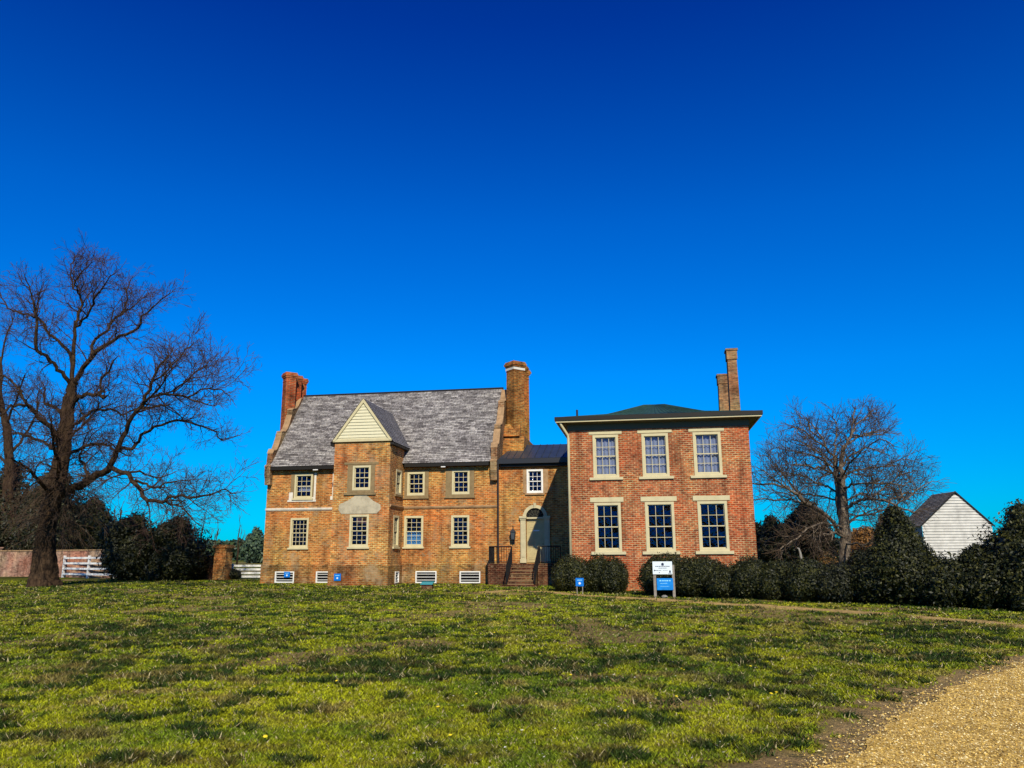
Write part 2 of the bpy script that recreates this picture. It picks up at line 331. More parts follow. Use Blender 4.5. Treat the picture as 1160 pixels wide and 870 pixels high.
def window(parent, off, fn, a0, a1, z0, z1, cols=3, rows=2, frame='cream', sash='cream', sill=None, lintel=None, surround=None, curtain=None, fw=.11, proud=.02, label=None):
    """frame ring, two sashes with glazing bars, glass, sill and lintel; fn maps (along, up, into wall)"""
    b = MB()
    for q in ((a0, a0 + fw, z0, z1), (a1 - fw, a1, z0, z1)): lbox(b, fn, *q, -proud, .13)
    for q in ((a0 + fw, a1 - fw, z0, z0 + fw), (a0 + fw, a1 - fw, z1 - fw, z1)): lbox(b, fn, *q, -proud + .002, .132)
    w = b.build('window', frame, parent, off)
    if label: w['label'] = label
    gA, gB, gC, gD = a0 + fw, a1 - fw, z0 + fw, z1 - fw; mid = (gC + gD) / 2
    for (s0, s1, d) in ((mid - .02, gD, .05), (gC, mid + .02, .085)):
        b = MB(); r = .035
        lbox(b, fn, gA, gA + r, s0, s1, d, d + .03); lbox(b, fn, gB - r, gB, s0, s1, d, d + .03)
        lbox(b, fn, gA + r, gB - r, s0, s0 + r + .01, d + .001, d + .031); lbox(b, fn, gA + r, gB - r, s1 - r, s1, d + .001, d + .031)
        for i in range(1, cols):
            a = gA + (gB - gA) * i / cols; lbox(b, fn, a - .011, a + .011, s0 + r, s1 - r, d + .003, d + .028)
        for j in range(1, rows):
            z = s0 + (s1 - s0) * j / rows; lbox(b, fn, gA + r, gB - r, z - .011, z + .011, d + .005, d + .026)
        b.build('sash', sash, w)
        p = MB(); p.quad(fn(gA + .01, s0 + .01, d + .016), fn(gB - .01, s0 + .01, d + .016), fn(gB - .01, s1 - .01, d + .016), fn(gA + .01, s1 - .01, d + .016))
        p.build('pane', 'glass', w)
    for ch in w.children:
        for v in ch.data.vertices: v.co -= Vector(off)
    if curtain:
        b = MB(); c0, c1, f0, f1 = curtain[:4]; nn_ = 28
        for i in range(nn_):
            u0, u1 = c0 + (c1 - c0) * i / nn_, c0 + (c1 - c0) * (i + 1) / nn_
            e0, e1 = .2 + .03 * math.sin(i * 1.3), .2 + .03 * math.sin((i + 1) * 1.3)
            b.quad(fn(u0, f0, e0), fn(u1, f0, e1), fn(u1, f1, e1), fn(u0, f1, e0))
        b.build('curtain', curtain[4] if len(curtain) > 4 else 'curtain', w, off)
    if sill:
        b = MB(); lbox(b, fn, sill[0], sill[1], sill[2], sill[3], -.09, .02); b.build('sill', sill[4] if len(sill) > 4 else frame, w, off)
    if lintel:
        b = MB(); lbox(b, fn, lintel[0], lintel[1], lintel[2], lintel[3], -.035, .02); b.build('lintel', lintel[4] if len(lintel) > 4 else frame, w, off)
    if surround:
        b = MB()
        x0, x1, s0, s1 = surround[:4]
        for q in ((x0, a0 - .002, s0, s1), (a1 + .002, x1, s0, s1), (a0 - .002, a1 + .002, s0, z0 - .002), (a0 - .002, a1 + .002, z1 + .002, s1)):
            if q[1] - q[0] > .02 and q[3] - q[2] > .02: lbox(b, fn, *q, -.03, .01)
        b.build('surround', surround[4] if len(surround) > 4 else 'stucco_brown', w, off)
    return w
def vent(parent, off, fn, a0, a1, z0, z1, rows=4):
    b = MB(); f = .06
    for q in ((a0, a0 + f, z0, z1), (a1 - f, a1, z0, z1)): lbox(b, fn, *q, -.03, .1)
    for q in ((a0 + f, a1 - f, z0, z0 + f), (a0 + f, a1 - f, z1 - f, z1)): lbox(b, fn, *q, -.028, .1)
    w = b.build('vent', 'white', parent, off)
    b = MB()
    for i in range(1, rows):
        z = z0 + (z1 - z0) * i / rows; lbox(b, fn, a0 + f, a1 - f, z - .014, z + .014, 0, .05)
    b.build('slats', 'white', w, off)
    b = MB(); lbox(b, fn, a0 + f, a1 - f, z0 + f, z1 - f, .1, .14); b.build('backing', 'dark_void', w, off)
    return w
def shingled(mb, p0, p1, q1, q0, n, t=.025):
    """stepped courses between lower edge p0-p1 and upper edge q0-q1"""
    p0, p1, q0, q1 = map(Vector, (p0, p1, q0, q1)); nrm = (p1 - p0).cross(q0 - p0).normalized()
    for i in range(n):
        a0, a1 = p0.lerp(q0, i / n), p1.lerp(q1, i / n); b0, b1 = p0.lerp(q0, (i + 1) / n), p1.lerp(q1, (i + 1) / n)
        mb.quad(a0 + nrm * t, a1 + nrm * t, b1, b0)
        mb.quad(a0, a1, a1 + nrm * t, a0 + nrm * t)

# ------------------------------------------------------------------ ground
XE_Y = np.array([-12, 0, 3.4, 6.4, 8.8, 10.9, 12.6, 14.2, 17.5, 24.0, 40]); XE_X = np.array([-7.6, -3.2, -.4, 2.3, 4.2, 6.25, 8.05, 9.9, 14.5, 24, 44])
DE_X = np.array([-8.8, -4.1, -1.3, 1.35, 3.3, 5.3, 7.1, 8.95, 13.2, 22.5, 43])
path_pts = [G(553, 670.5), G(580, 668.5), G(620, 671), G(660, 674.5), G(710, 677.5), G(760, 680), G(860, 686), G(1000, 696), G(1090, 703), G(1165, 709), G(1300, 722)]
def path_dist(x, y):
    d = np.full(np.shape(x), 1e9)
    for a, b in zip(path_pts[:-1], path_pts[1:]):
        ax, ay, bx, by = a.x, a.y, b.x, b.y; L = (bx - ax) ** 2 + (by - ay) ** 2
        t = np.clip(((x - ax) * (bx - ax) + (y - ay) * (by - ay)) / L, 0, 1)
        d = np.minimum(d, np.hypot(x - ax - t * (bx - ax), y - ay - t * (by - ay)))
    return d
def bare(x, y):
    """1 = bare soil, 0 = turf"""
    xe = np.interp(y, XE_Y, DE_X); w = .55 + .02 * y
    e = sstep((x - xe + (fbm(x * .9, y * .9, 41) - .5) * 1.7 + (fbm(x * 4, y * 4, 43) - .5) * 1.3 + .15) / w)
    p = 1 - sstep((path_dist(x, y) - .30) / .45)
    p = p * sstep((fbm(x * .8, y * .8, 77) - .24) / .16)
    s = sstep((fbm(x * .55, y * .55, 23) - .60) / .07) * .75
    return np.maximum(np.maximum(e, p), s), p
def turf_col(x, y):
    a = fbm(x * .5, y * .4, 11); b = fbm(x * 2.6, y * 2.2, 31); c = fbm(x * .12, y * .12, 51, 3); d = fbm(x * 7, y * 6, 37, 3)
    yel = np.array([.30, .315, .006]); grn = np.array([.125, .185, .006]); drk = np.array([.013, .036, .004]); str_ = np.array([.42, .30, .08]); brn = np.array([.15, .09, .022])
    t1 = sstep((a * .35 + b * .4 + d * .25 - .38) / .22)[:, None]
    col = grn * (1 - t1) + yel * t1
    t2 = dark_patch(x, y)[:, None] * .92
    col = col * (1 - t2) + drk * t2
    t3 = (sstep((fbm(x * 2.1 + 9, y * 1.8, 71) - .57) / .08) * (.08 + .4 * sstep((fbm(x * .25, y * .3, 73, 3) - .42) / .2)))[:, None]
    col = col * (1 - t3) + str_ * t3
    t5 = (sstep((fbm(x * 4.3 + 4, y * 3.9, 83) - .61) / .07) * .45)[:, None]
    col = col * (1 - t5) + brn * t5
    return col * (.7 + .6 * c)[:, None]
def dark_patch(x, y):
    big = sstep((fbm(x * .22 + 9, y * .34, 67, 3) - .50) / .14)
    f = fbm(x * 2.9 + 50, y * 2.5, 61, 4)
    return sstep((f - .57 + .10 * big) / .06)
def axis(fine0, fine1, step, lo, hi):
    a = list(np.arange(fine0, fine1 + 1e-6, step)); s = step; v = fine0
    left = []
    while v > lo: s *= 1.25; v -= s; left.append(v)
    s = step; v = fine1; right = []
    while v < hi: s *= 1.25; v += s; right.append(v)
    return np.array(left[::-1] + a + right)
gx = axis(-30, 24, .22, -2500, 2500); gy = axis(2, 52, .22, -1500, 3500)
X, Y = np.meshgrid(gx, gy); Z = terrain(X, Y)
me = bpy.data.meshes.new('lawn'); nv = X.size; W_, H_ = len(gx), len(gy)
me.vertices.add(nv); me.vertices.foreach_set('co', np.stack([X, Y, Z], -1).astype(np.float32).ravel())
I = (np.arange(H_ - 1)[:, None] * W_ + np.arange(W_ - 1)[None]).ravel()
F = np.stack([I, I + 1, I + 1 + W_, I + W_], 1).astype(np.int32)
me.loops.add(F.size); me.loops.foreach_set('vertex_index', F.ravel()); me.polygons.add(len(F)); me.polygons.foreach_set('loop_start', np.arange(0, F.size, 4, dtype=np.int32))
ba, pa = bare(X.ravel(), Y.ravel()); tcl = turf_col(X.ravel(), Y.ravel()) * .62
soil = np.array([.36, .245, .10]); sand = np.array([.62, .42, .15])
sn = (.7 + .6 * fbm(X.ravel() * 2, Y.ravel() * 2, 5))[:, None]
gc = tcl * (1 - ba[:, None]) + soil * sn * ba[:, None]; gc = gc * (1 - pa[:, None]) + sand * sn * pa[:, None]
ca = me.color_attributes.new('Col', 'FLOAT_COLOR', 'POINT'); ca.data.foreach_set('color', np.concatenate([gc, np.ones((nv, 1))], 1).astype(np.float32).ravel())
me.polygons.foreach_set('use_smooth', [True] * len(F)); me.update(calc_edges=True)
m = MAT['ground'] = M('turf_ground', (.1, .1, .02), .95, .1)
vc = nd(m, 'ShaderNodeVertexColor'); vc.layer_name = 'Col'; t = nd(m, 'ShaderNodeTexCoord')
n1 = noise(m, 6, 6, t.outputs['Object'], .75); n2 = noise(m, 38, 3, t.outputs['Object'], .7)
c_ = mix(m, 1.0, vc.outputs[0], ramp(m, n1.outputs[0], [(.32, (.35, .42, .35)), (.5, (1, 1, 1)), (.68, (1.5, 1.4, 1.3))]), 'MULTIPLY')
c_ = mix(m, 1.0, c_, ramp(m, n2.outputs[0], [(.3, (.5, .5, .5)), (.65, (1.3, 1.3, 1.3))]), 'MULTIPLY')
base(m, c_); bump(m, mth(m, 'ADD', n1.outputs[0], n2.outputs[0]), 1.0, .05)
me.materials.append(m); lawn = bpy.data.objects.new('lawn', me); C.objects.link(lawn); tag(lawn, kind='structure')

# gravel drive sheet
gyv = np.arange(-11, 39, .12); b = MB(); K = 60
rows = []
for y in gyv:
    xe = np.interp(y, XE_Y, XE_X) + (float(fbm(y * 1.1, 3.0, 88)) - .5) * .5 + (float(fbm(y * 5.1, 7.0, 89)) - .5) * .35
    wdt = 7.5 + .3 * math.sin(y)
    rows.append([(xe + wdt * (k / K) ** 1.2, y, float(terrain(xe + wdt * (k / K) ** 1.2, y)) + .012) for k in range(K + 1)])
n = K + 1
b.v = [p for r in rows for p in r]; b.f = [(i * n + k, i * n + k + 1, (i + 1) * n + k + 1, (i + 1) * n + k) for i in range(len(rows) - 1) for k in range(K)]
m = MAT['gravel'] = M('golden_gravel', (.5, .36, .16), .9, .2)
t = nd(m, 'ShaderNodeTexCoord'); vo = nd(m, 'ShaderNodeTexVoronoi'); vo.inputs['Scale'].default_value = 70; lk(m, t.outputs['Object'], vo.inputs['Vector'])
n1 = noise(m, 3, 5, t.outputs['Object'], .7); sp = nd(m, 'ShaderNodeSeparateColor'); lk(m, vo.outputs['Color'], sp.inputs[0])
c_ = ramp(m, sp.outputs[0], [(0, (.22, .13, .03)), (.4, (.54, .35, .07)), (.8, (.69, .47, .13)), (1, (.82, .64, .28))])
c_ = mix(m, 1.0, c_, ramp(m, n1.outputs[0], [(.35, (.6, .56, .5)), (.6, (1.1, 1.08, 1.02))]), 'MULTIPLY')
base(m, c_); bump(m, vo.outputs['Distance'], -1.0, .03)
tag(b.build('gravel_drive', m, smooth=True), kind='structure')
# loose stones on the drive and its soil edge
N = 210000; yy = 3.5 + 17 * rng.random(N) ** 1.9; xe = np.interp(yy, XE_Y, XE_X)
xx = xe - .5 + 8 * rng.random(N) ** 1.2; k = (rng.random(N) < np.clip((xx - xe) * 1.6 + .55, .05, 1)); xx, yy = xx[k], yy[k]; N = len(xx)
sz = (.0035 + .007 * rng.random(N) ** 3) * (1 + yy * .05); zz = terrain(xx, yy) + .012 + sz * .3
dirs = np.array([(1, 0, 0), (0, 1, 0), (-1, 0, 0), (0, -1, 0), (0, 0, 1)], float)
ang = rng.random(N) * 6.28; V = np.repeat(dirs[None], N, 0) * (.6 + .8 * rng.random((N, 5, 1)))
ca_, sa_ = np.cos(ang)[:, None], np.sin(ang)[:, None]; V = np.stack([V[..., 0] * ca_ - V[..., 1] * sa_, V[..., 0] * sa_ + V[..., 1] * ca_, V[..., 2] * .7], -1) * sz[:, None, None]
V += np.stack([xx, yy, zz], -1)[:, None]
tri = V[:, [[0, 1, 4], [1, 2, 4], [2, 3, 4], [3, 0, 4]]].reshape(-1, 3)
pal = np.array([(.25, .15, .035), (.62, .41, .09), (.72, .50, .14), (.84, .68, .33), (.44, .27, .06), (.66, .44, .11)])
cc = np.repeat(pal[rng.integers(0, 6, N)] * (.75 + .5 * rng.random((N, 1))), 12, 0)
m = M('loose_stone', (.5, .4, .2), .85, .2); vc = nd(m, 'ShaderNodeVertexColor'); vc.layer_name = 'Col'; base(m, vc.outputs[0])
tag(npmesh('loose_gravel', tri, 3, m, col=cc), 'loose golden gravel stones scattered over the drive at lower right', 'gravel', kind='stuff')

# grass blades
def in_house(x, y):
    qx = (x - O0.x) * EX.x + (y - O0.y) * EX.y; qy = (x - O0.x) * EY.x + (y - O0.y) * EY.y
    return ((qx > -8.6) & (qx < 5.3) & (qy > -.08)) | ((qx > -3.5) & (qx < -.1) & (qy > -2.6)) | ((qx > 5) & (qx < 9.2) & (qy > -1.6)) | ((qx > 6.2) & (qx < 7.9) & (qy > -3.3)) | ((qx > 9.8) & (qx < 18.3) & (qy > -6.5))
N = 1150000; u = rng.random(N); yy = (4.6 ** -.55 + u * (52. ** -.55 - 4.6 ** -.55)) ** (-1 / .55)
xx = (rng.random(N) * 2 - 1) * (yy * .72 + 1.0)
clump = fbm(xx * 5, yy * 5, 91, 2)
ba_, _ = bare(xx, yy); xe = np.interp(yy, XE_Y, XE_X)
keep = (rng.random(N) > ba_ * 1.02) & (rng.random(N) < .25 + 1.3 * clump) & (xx < xe + .15) & ~in_house(xx, yy)
xx, yy = xx[keep], yy[keep]; N = len(xx); zz = terrain(xx, yy)
tall = dark_patch(xx, yy) * 1.1 + sstep((vnoise(xx * 2.2, yy * 2.2, 97) - .7) / .2) * .4
hh = (.010 + .022 * rng.random(N)) * (1 + tall) * (1 + .010 * yy); ww = (.0030 + .0008 * yy) * (.7 + .6 * rng.random(N))
an = rng.random(N) * 6.28; ln = rng.random((N, 2)) * 2 - 1
p0 = np.stack([xx - np.cos(an) * ww, yy - np.sin(an) * ww, zz - .004], -1); p1 = np.stack([xx + np.cos(an) * ww, yy + np.sin(an) * ww, zz - .004], -1)
p2 = np.stack([xx + ln[:, 0] * hh * 1.5, yy + ln[:, 1] * hh * 1.5, zz + hh], -1)
cb = turf_col(xx, yy) * (.3 + 1.4 * rng.random((N, 1)) ** 1.3); strw = rng.random(N) < .05; cb[strw] = np.array([.46, .38, .20]) * (.6 + .5 * rng.random((strw.sum(), 1)))
m = MAT['blade'] = M('grass_blade', (.1, .15, .02), .7, .2); vc = nd(m, 'ShaderNodeVertexColor'); vc.layer_name = 'Col'; base(m, vc.outputs[0])
tag(npmesh('grass', np.stack([p0, p1, p2], 1).reshape(-1, 3), 3, m, col=np.repeat(cb, 3, 0)), 'short patchy green and yellow lawn grass in front of the house', 'grass', kind='stuff')
# pale litter and tiny blossom specks
N = 5200; yy = 5 + 30 * rng.random(N) ** 1.7; xx = (rng.random(N) * 2 - 1) * (yy * .7 + .5)
k = (fbm(xx * .5, yy * .5, 15) > .48) & (xx < np.interp(yy, XE_Y, DE_X)) & ~in_house(xx, yy); xx, yy = xx[k], yy[k]; N = len(xx); zz = terrain(xx, yy) + .03 + .02 * rng.random(N)
s_ = (.003 + .006 * rng.random(N) ** 2) * (1 + yy * .03); q = rng.normal(size=(N, 4, 3)) * .3 + np.array([(-1, -1, 0), (1, -1, .4), (1, 1, 0), (-1, 1, -.2)])
V = np.stack([xx, yy, zz], -1)[:, None] + q * s_[:, None, None]
npm = npmesh('clover_blossom', V.reshape(-1, 3), 4, M('tiny_pale_blossom', (.75, .72, .60), .8))
tag(npm, 'tiny white blossoms and pale dead leaves sprinkled through the lawn', 'wildflowers', kind='stuff')

exec_later = []

# ------------------------------------------------------------------ old manor
def mesh_off(lx, ly): return (lx, ly, 0)
off = mesh_off(-1.6, 0)
H = empty('brick_manor', L2W(-1.6, 0), YAW, 'old orange brick manor with steep grey shingle roof, gabled porch tower and tall end chimneys', 'house')
XL, XR, DEP = -8.5, 5.26, 7.6
EZ, RZ, RY = 6.6, 11.66, 3.8
win_main = {'W1': (-6.92, -5.80, 1.97, 3.67), 'W2': (-6.80, -5.68, 4.78, 6.22), 'W3': (-.08, 1.03, 1.98, 3.70), 'W4': (2.64, 3.68, 1.98, 3.70), 'W5': (.04, 1.07, 4.85, 6.18), 'W6': (2.66, 3.68, 4.87, 6.24)}
vents = [(-7.66, -6.5, .04, .66), (-5.18, -4.2, .04, .66), (.66, 1.86, .03, .67), (3.17, 4.33, .03, .66)]
b = MB(); wall(b, FY(0), XL, XR, 1.0, EZ, list(win_main.values()))
b.add([(XL, 0, 0), (XL, DEP, 0), (XR, DEP, 0), (XR, 0, 0), (XL, 0, EZ), (XL, DEP, EZ), (XR, DEP, EZ), (XR, 0, EZ), (XL, RY, RZ - .1), (XR, RY, RZ - .1)],
      [(0, 4, 8, 5, 1), (3, 2, 6, 9, 7), (1, 5, 6, 2)])
b.build('wall', 'brick', H, off)
b = MB(); wall(b, FY(-.07), XL - .07, XR + .05, -.1, 1.0, vents, .2)
b.quad((XL - .07, -.07, 1.0), (XR + .05, -.07, 1.0), (XR + .05, 0, 1.05), (XL - .07, 0, 1.05)); b.quad((XL - .07, DEP, -.1), (XL - .07, -.07, -.1), (XL - .07, -.07, 1), (XL - .07, DEP, 1))
b.build('plinth', 'brick_base', H, off)
def course(x0, x1, z, mat, y=0, t=.09):
    bb = MB(); bb.prism([(0, z - .09), (-.05, z - .05), (-t, z + .02), (-t, z + .07), (0, z + .10)], lambda a, c, d: (d, y + a, c), x0, x1); bb.build('string_course', mat, H, off)
course(XL, -3.42, 4.15, 'whitewash'); course(-.14, XR, 4.15, 'moulding')
bb = MB(); bb.prism([(0, 4.06), (.05, 4.10), (.09, 4.17), (.09, 4.22), (0, 4.25)], lambda a, c, d: (-.18 + a, d, c), -2.4, 0); bb.build('string_course', 'moulding', H, off)
# roof
sl = (RZ - EZ) / (RY + .35)
b = MB(); shingled(b, (XL + .25, -.38, EZ + .04), (XR - .31, -.38, EZ + .04), (XR - .31, RY, RZ + .02), (XL + .25, RY, RZ + .02), 46, .028)
shingled(b, (XR - .31, DEP + .38, EZ), (XL + .25, DEP + .38, EZ), (XL + .25, RY, RZ + .018), (XR - .31, RY, RZ + .018), 20, .03)
b.build('roof', 'shingle', H, off)
b = MB(); b.box(XL + .2, -3.5, -.36, -.02, EZ - .16, EZ + .03); b.build('eaves_board', 'fascia', H, off); b = MB(); b.box(-.05, XR - .42, -.36, -.02, EZ - .16, EZ + .03); b.build('eaves_board', 'fascia', H, off)
b = MB(); b.box(-5.55, -5.25, -.37, -.33, EZ - .22, EZ - .17); b.build('eaves_clip', 'white', H, off); b = MB(); b.box(2.1, 2.35, -.37, -.33, EZ - .22, EZ - .17); b.build('eaves_clip', 'white', H, off)
b = MB(); b.box(XL + .25, XR - .31, RY - .09, RY + .07, RZ + .0, RZ + .075); b.build('ridge_board', 'fascia', H, off)
# curvilinear gable parapets
def rz_(y): return EZ + (min(y, DEP - y) + .35) * sl
half = [(-.30, 5.9), (-.40, 6.15), (-.40, 6.65), (-.22, 6.75)] + [(yy_, rz_(yy_) + hh_) for yy_, hh_ in ((-.16, .62), (-.02, .70), (.1, .50), (.32, .28), (.6, .42), (.78, .62), (.86, .80), (1.05, .62), (1.3, .34), (1.6, .22), (1.85, .35), (2.05, .58), (2.12, .86), (2.3, .74), (2.6, .42), (2.9, .26), (3.2, .30), (3.35, .34))]
prof = [(-.3, 5.6)] + half + [(DEP - a, z) for a, z in reversed(half)] + [(DEP + .3, 5.6)]
for (x0, x1) in ((XL - .04, XL + .30), (XR - .32, XR + .03)):
    b = MB()
    for i in range(len(prof) - 1):
        (a, z), (a2, z2) = prof[i], prof[i + 1]
    n_ = len(prof)
    b.prism(prof, lambda a, z, d: (d, a, z), x0, x1)
    b.build('gable_parapet', 'brick_worn', H, off)
    b = MB()
    for (a, z), (a2, z2) in zip(prof[2:n_ // 2], prof[3:n_ // 2 + 1]):
        if abs(a2 - a) > .12 and z2 > z: b.prism([(a - .01, z + .003), (a2 + .01, z2 + .003), (a2 + .01, z2 + .05), (a - .01, z + .05)], lambda p, q, d: (d, p, q), x0 - .02, x1 + .02)
    b.build('coping', 'moulding', H, off)
# chimneys : three diagonal stacks in a row on an outside breast
def stacks(cx, ztop, mat, name, top_irreg, e=.56, ys=(2.55, 3.55, 4.55)):
    s = MB()
    for i, y in enumerate(ys):
        zt = ztop - .02 * i
        def ring(r, z): return [(cx + r, y, z), (cx, y + r, z), (cx - r, y, z), (cx, y - r, z)]
        lv = [(e, 8.0), (e * .97, zt - .62), (e * 1.02, zt - .60), (e * 1.02, zt - .55), (e * .97, zt - .53), (e * .98, zt - .36), (e * 1.1, zt - .34), (e * 1.14, zt - .26), (e * 1.24, zt - .24), (e * 1.27, zt - .12), (e * 1.17, zt - .10), (e * 1.12, zt), (e * .7, zt), (e * .7, zt - .5)]
        vs = []; fs = []
        for r_, z_ in lv: vs += ring(r_, z_)
        for k_ in range(len(lv) - 1):
            for j in range(4): fs.append((k_ * 4 + j, k_ * 4 + (j + 1) % 4, k_ * 4 + 4 + (j + 1) % 4, k_ * 4 + 4 + j))
        fs.append(tuple((len(lv) - 1) * 4 + j for j in range(4)))
        s.add(vs, fs)
    return s.build(name, mat, H, off)
xr_c = onp(584, 470, 2.55)[0]; xl_c = onp(327, 450, 2.55)[0]
cR = stacks(xr_c, 12.98, 'brick_chim', 'chimney', 0); b = MB()
for i_, y_ in enumerate((2.55, 3.55, 4.55)):
    for (p_, q_) in (((xr_c, y_ - .605), (xr_c + .605, y_)), ((xr_c - .605, y_), (xr_c, y_ - .605))):
        if i_ == 0: b.quad((p_[0], p_[1], 12.98 - .52), (q_[0], q_[1], 12.98 - .52), (q_[0], q_[1], 12.98 - .38), (p_[0], p_[1], 12.98 - .38))
b.build('lime_band', 'whitewash', cR, off)
cL = stacks(xl_c, 12.95, 'brick_red', 'chimney', 0, .46, (2.55, 3.35, 4.15))
b = MB(); b.prism([(1.55, 0), (1.55, 7.4), (1.9, 8.25), (1.9, 8.35), (5.65, 8.35), (5.65, 8.25), (6.0, 7.4), (6.0, 0)], lambda a, z, d: (d, a, z), XR + .035, xr_c + .62); b.build('chimney_breast', 'brick_chim', H, off)
b = MB(); b.prism([(1.75, 8.352), (2.0, 8.8), (2.3, 9.15), (5.2, 9.15), (5.75, 8.352)], lambda a, z, d: (d, a, z), XR + .05, xr_c + .35); b.build('chimney_shoulder', 'brick_chim', H, off)
b = MB(); b.prism([(1.75, 0), (1.75, 7.4), (2.0, 8.4), (2.1, 9.0), (4.9, 9.0), (5.0, 8.4), (5.2, 7.4), (5.2, 0)], lambda a, z, d: (d, a, z), xl_c - .5, XL - .045); b.build('chimney_breast', 'brick_red', H, off)
b = MB(); b.box(xr_c - .9, xr_c - .35, 2.6, 2.9, 11.0, 12.2); b.build('flue_block', 'black', H, off) if False else None
# main windows
window(H, off, FY(0), *win_main['W1'], 4, 3, sill=(-7.0, -5.74, 1.89, 1.99))
window(H, off, FY(0), *win_main['W2'], 3, 2, sill=(-6.9, -5.6, 4.70, 4.80), surround=(-7.02, -5.5, 4.66, 6.28, 'stucco_brown'), curtain=(-6.6, -5.85, 5.2, 5.55))
window(H, off, FY(0), *win_main['W3'], 3, 3, sill=(-.14, 1.1, 1.9, 2.0), curtain=(.05, .92, 2.1, 2.85, 'inklight'))
window(H, off, FY(0), *win_main['W4'], 3, 3, sill=(2.56, 3.76, 1.9, 2.0))
window(H, off, FY(0), *win_main['W5'], 3, 2, surround=(-.12, 1.3, 4.72, 6.28), sill=(-.16, 1.34, 4.66, 4.73, 'stucco_brown'))
window(H, off, FY(0), *win_main['W6'], 3, 2, surround=(2.30, 3.95, 4.72, 6.30), sill=(2.24, 4.0, 4.66, 4.73, 'stucco_brown'), lintel=(2.3, 4.05, 6.32, 6.38, 'stucco_brown'))
b = MB()
for q in ((-5.58, -5.46, 4.7, 6.26), (-7.18, -5.42, 4.60, 4.72), (-7.10, -6.86, 4.72, 5.15), (-4.55, -4.32, 4.68, 4.9), (-4.45, -4.30, 4.9, 6.26), (-5.68, -5.58, 4.7, 4.86)): b.box(q[0], q[1], -.035, .0, q[2], q[3])
b.build('lime_plaster_patch', 'whitewash', H, off)
for v_ in vents: vent(H, off, FY(-.07), *v_)
# porch tower
TX0, TX1, TY, TZ = -3.39, -.18, -2.5, 7.66
twU, twL = (-2.29, -1.26, 5.0, 6.34), (-2.36, -1.28, 1.97, 3.69)
b = MB(); wall(b, FY(TY), TX0, TX1, 1.0, TZ, [twU, twL])
swU, swL = (-1.42, -.42, 4.85, 6.22), (-1.66, -.72, 1.98, 3.68)
wall(b, FX(TX1), TY, 0, 1.0, TZ, [swU, swL]); b.quad((TX0, 0, 0), (TX0, TY, 0), (TX0, TY, TZ), (TX0, 0, TZ))
b.add([(TX0, TY + .02, TZ), (TX1, TY + .02, TZ), (-1.785, TY + .02, 9.85)], [(0, 1, 2)])
b.build('porch_tower', 'brick_tower', H, off)
b = MB(); wall(b, FY(TY - .06), TX0 - .06, TX1 + .06, -.1, 1.0, []); wall(b, FX(TX1 + .06), TY - .06, -.072, -.1, 1.0, [(-1.35, -.68, .06, .68)])
b.quad((TX0 - .06, -.07, -.1), (TX0 - .06, TY - .06, -.1), (TX0 - .06, TY - .06, 1), (TX0 - .06, -.07, 1))
b.quad((TX0 - .06, TY - .06, 1.0), (TX1 + .06, TY - .06, 1.0), (TX1 + .0, TY, 1.05), (TX0, TY, 1.05)); b.quad((TX1 + .06, TY - .06, 1), (TX1 + .06, -.07, 1), (TX1, -.07, 1.05), (TX1, TY, 1.05))
b.build('tower_plinth', 'brick_base', H, off)
window(H, off, FY(TY), *twU, 3, 2, surround=(-2.58, -1.02, 4.86, 6.38), lintel=(-2.78, -.82, 6.40, 6.52, 'stucco_brown'), sill=(-2.74, -.92, 4.74, 4.85, 'stucco_brown'))
window(H, off, FY(TY), *twL, 3, 3, sill=(-2.44, -1.2, 1.89, 1.99))
window(H, off, FX(TX1), *swU, 3, 2, sill=(-1.6, -.3, 4.72, 4.83, 'stucco_brown'))
window(H, off, FX(TX1), *swL, 3, 3, sill=(-1.74, -.64, 1.89, 1.99))
vent(H, off, FX(TX1 + .06), -1.35, -.68, .06, .68)
b = MB(); b.prism([(-3.02, 3.95), (-2.85, 3.74), (-.85, 3.74), (-.63, 3.95), (-.66, 4.22), (-1.05, 4.40), (-1.55, 4.78), (-1.98, 4.78), (-2.5, 4.45), (-3.0, 4.24)], lambda a, z, d: (a, d, z), TY - .03, TY)
b.build('plaster_pediment', 'plaster', H, off)
# tower gable: clapboards, trim, roof
gx0, gx1, gz0, gz1, gxm = TX0 - .05, TX1 + .05, 7.70, 9.93, -1.785
b = MB(); nb = 13
for i in range(nb):
    za, zb = gz0 + (gz1 - gz0) * i / nb, gz0 + (gz1 - gz0) * (i + 1) / nb
    fa, fb = i / nb, (i + 1) / nb
    la, ra, lb, rb = gx0 + (gxm - gx0) * fa, gx1 + (gxm - gx1) * fa, gx0 + (gxm - gx0) * fb, gx1 + (gxm - gx1) * fb
    b.quad((la, TY - .085, za), (ra, TY - .085, za), (rb, TY - .045, zb), (lb, TY - .045, zb)); b.quad((la, TY - .03, za), (ra, TY - .03, za), (ra, TY - .085, za), (la, TY - .085, za))
b.build('gable_siding', 'siding', H, off)
b = MB(); t_w = .17
b.box(gx0 - .03, gx1 + .03, TY - .12, TY - .02, gz0 - .05, gz0 + .10)
for s_ in (gx0 - .05, gx1 + .05):
    b.prism([(s_, gz0 + .0), (s_ + (gxm - s_) * .09, gz0), (gxm, gz1 - .12), (gxm, gz1 + .12)], lambda a, z, d: (a, d, z), TY - .14, TY - .09) if s_ < gxm else b.prism([(s_, gz0), (gxm, gz1 + .12), (gxm, gz1 - .12), (s_ + (gxm - s_) * .09, gz0)], lambda a, z, d: (a, d, z), TY - .139, TY - .09)
b.build('gable_trim', 'cream', H, off)
ov = .16; bk = lambda z: (z - EZ) / sl - .35
b = MB()
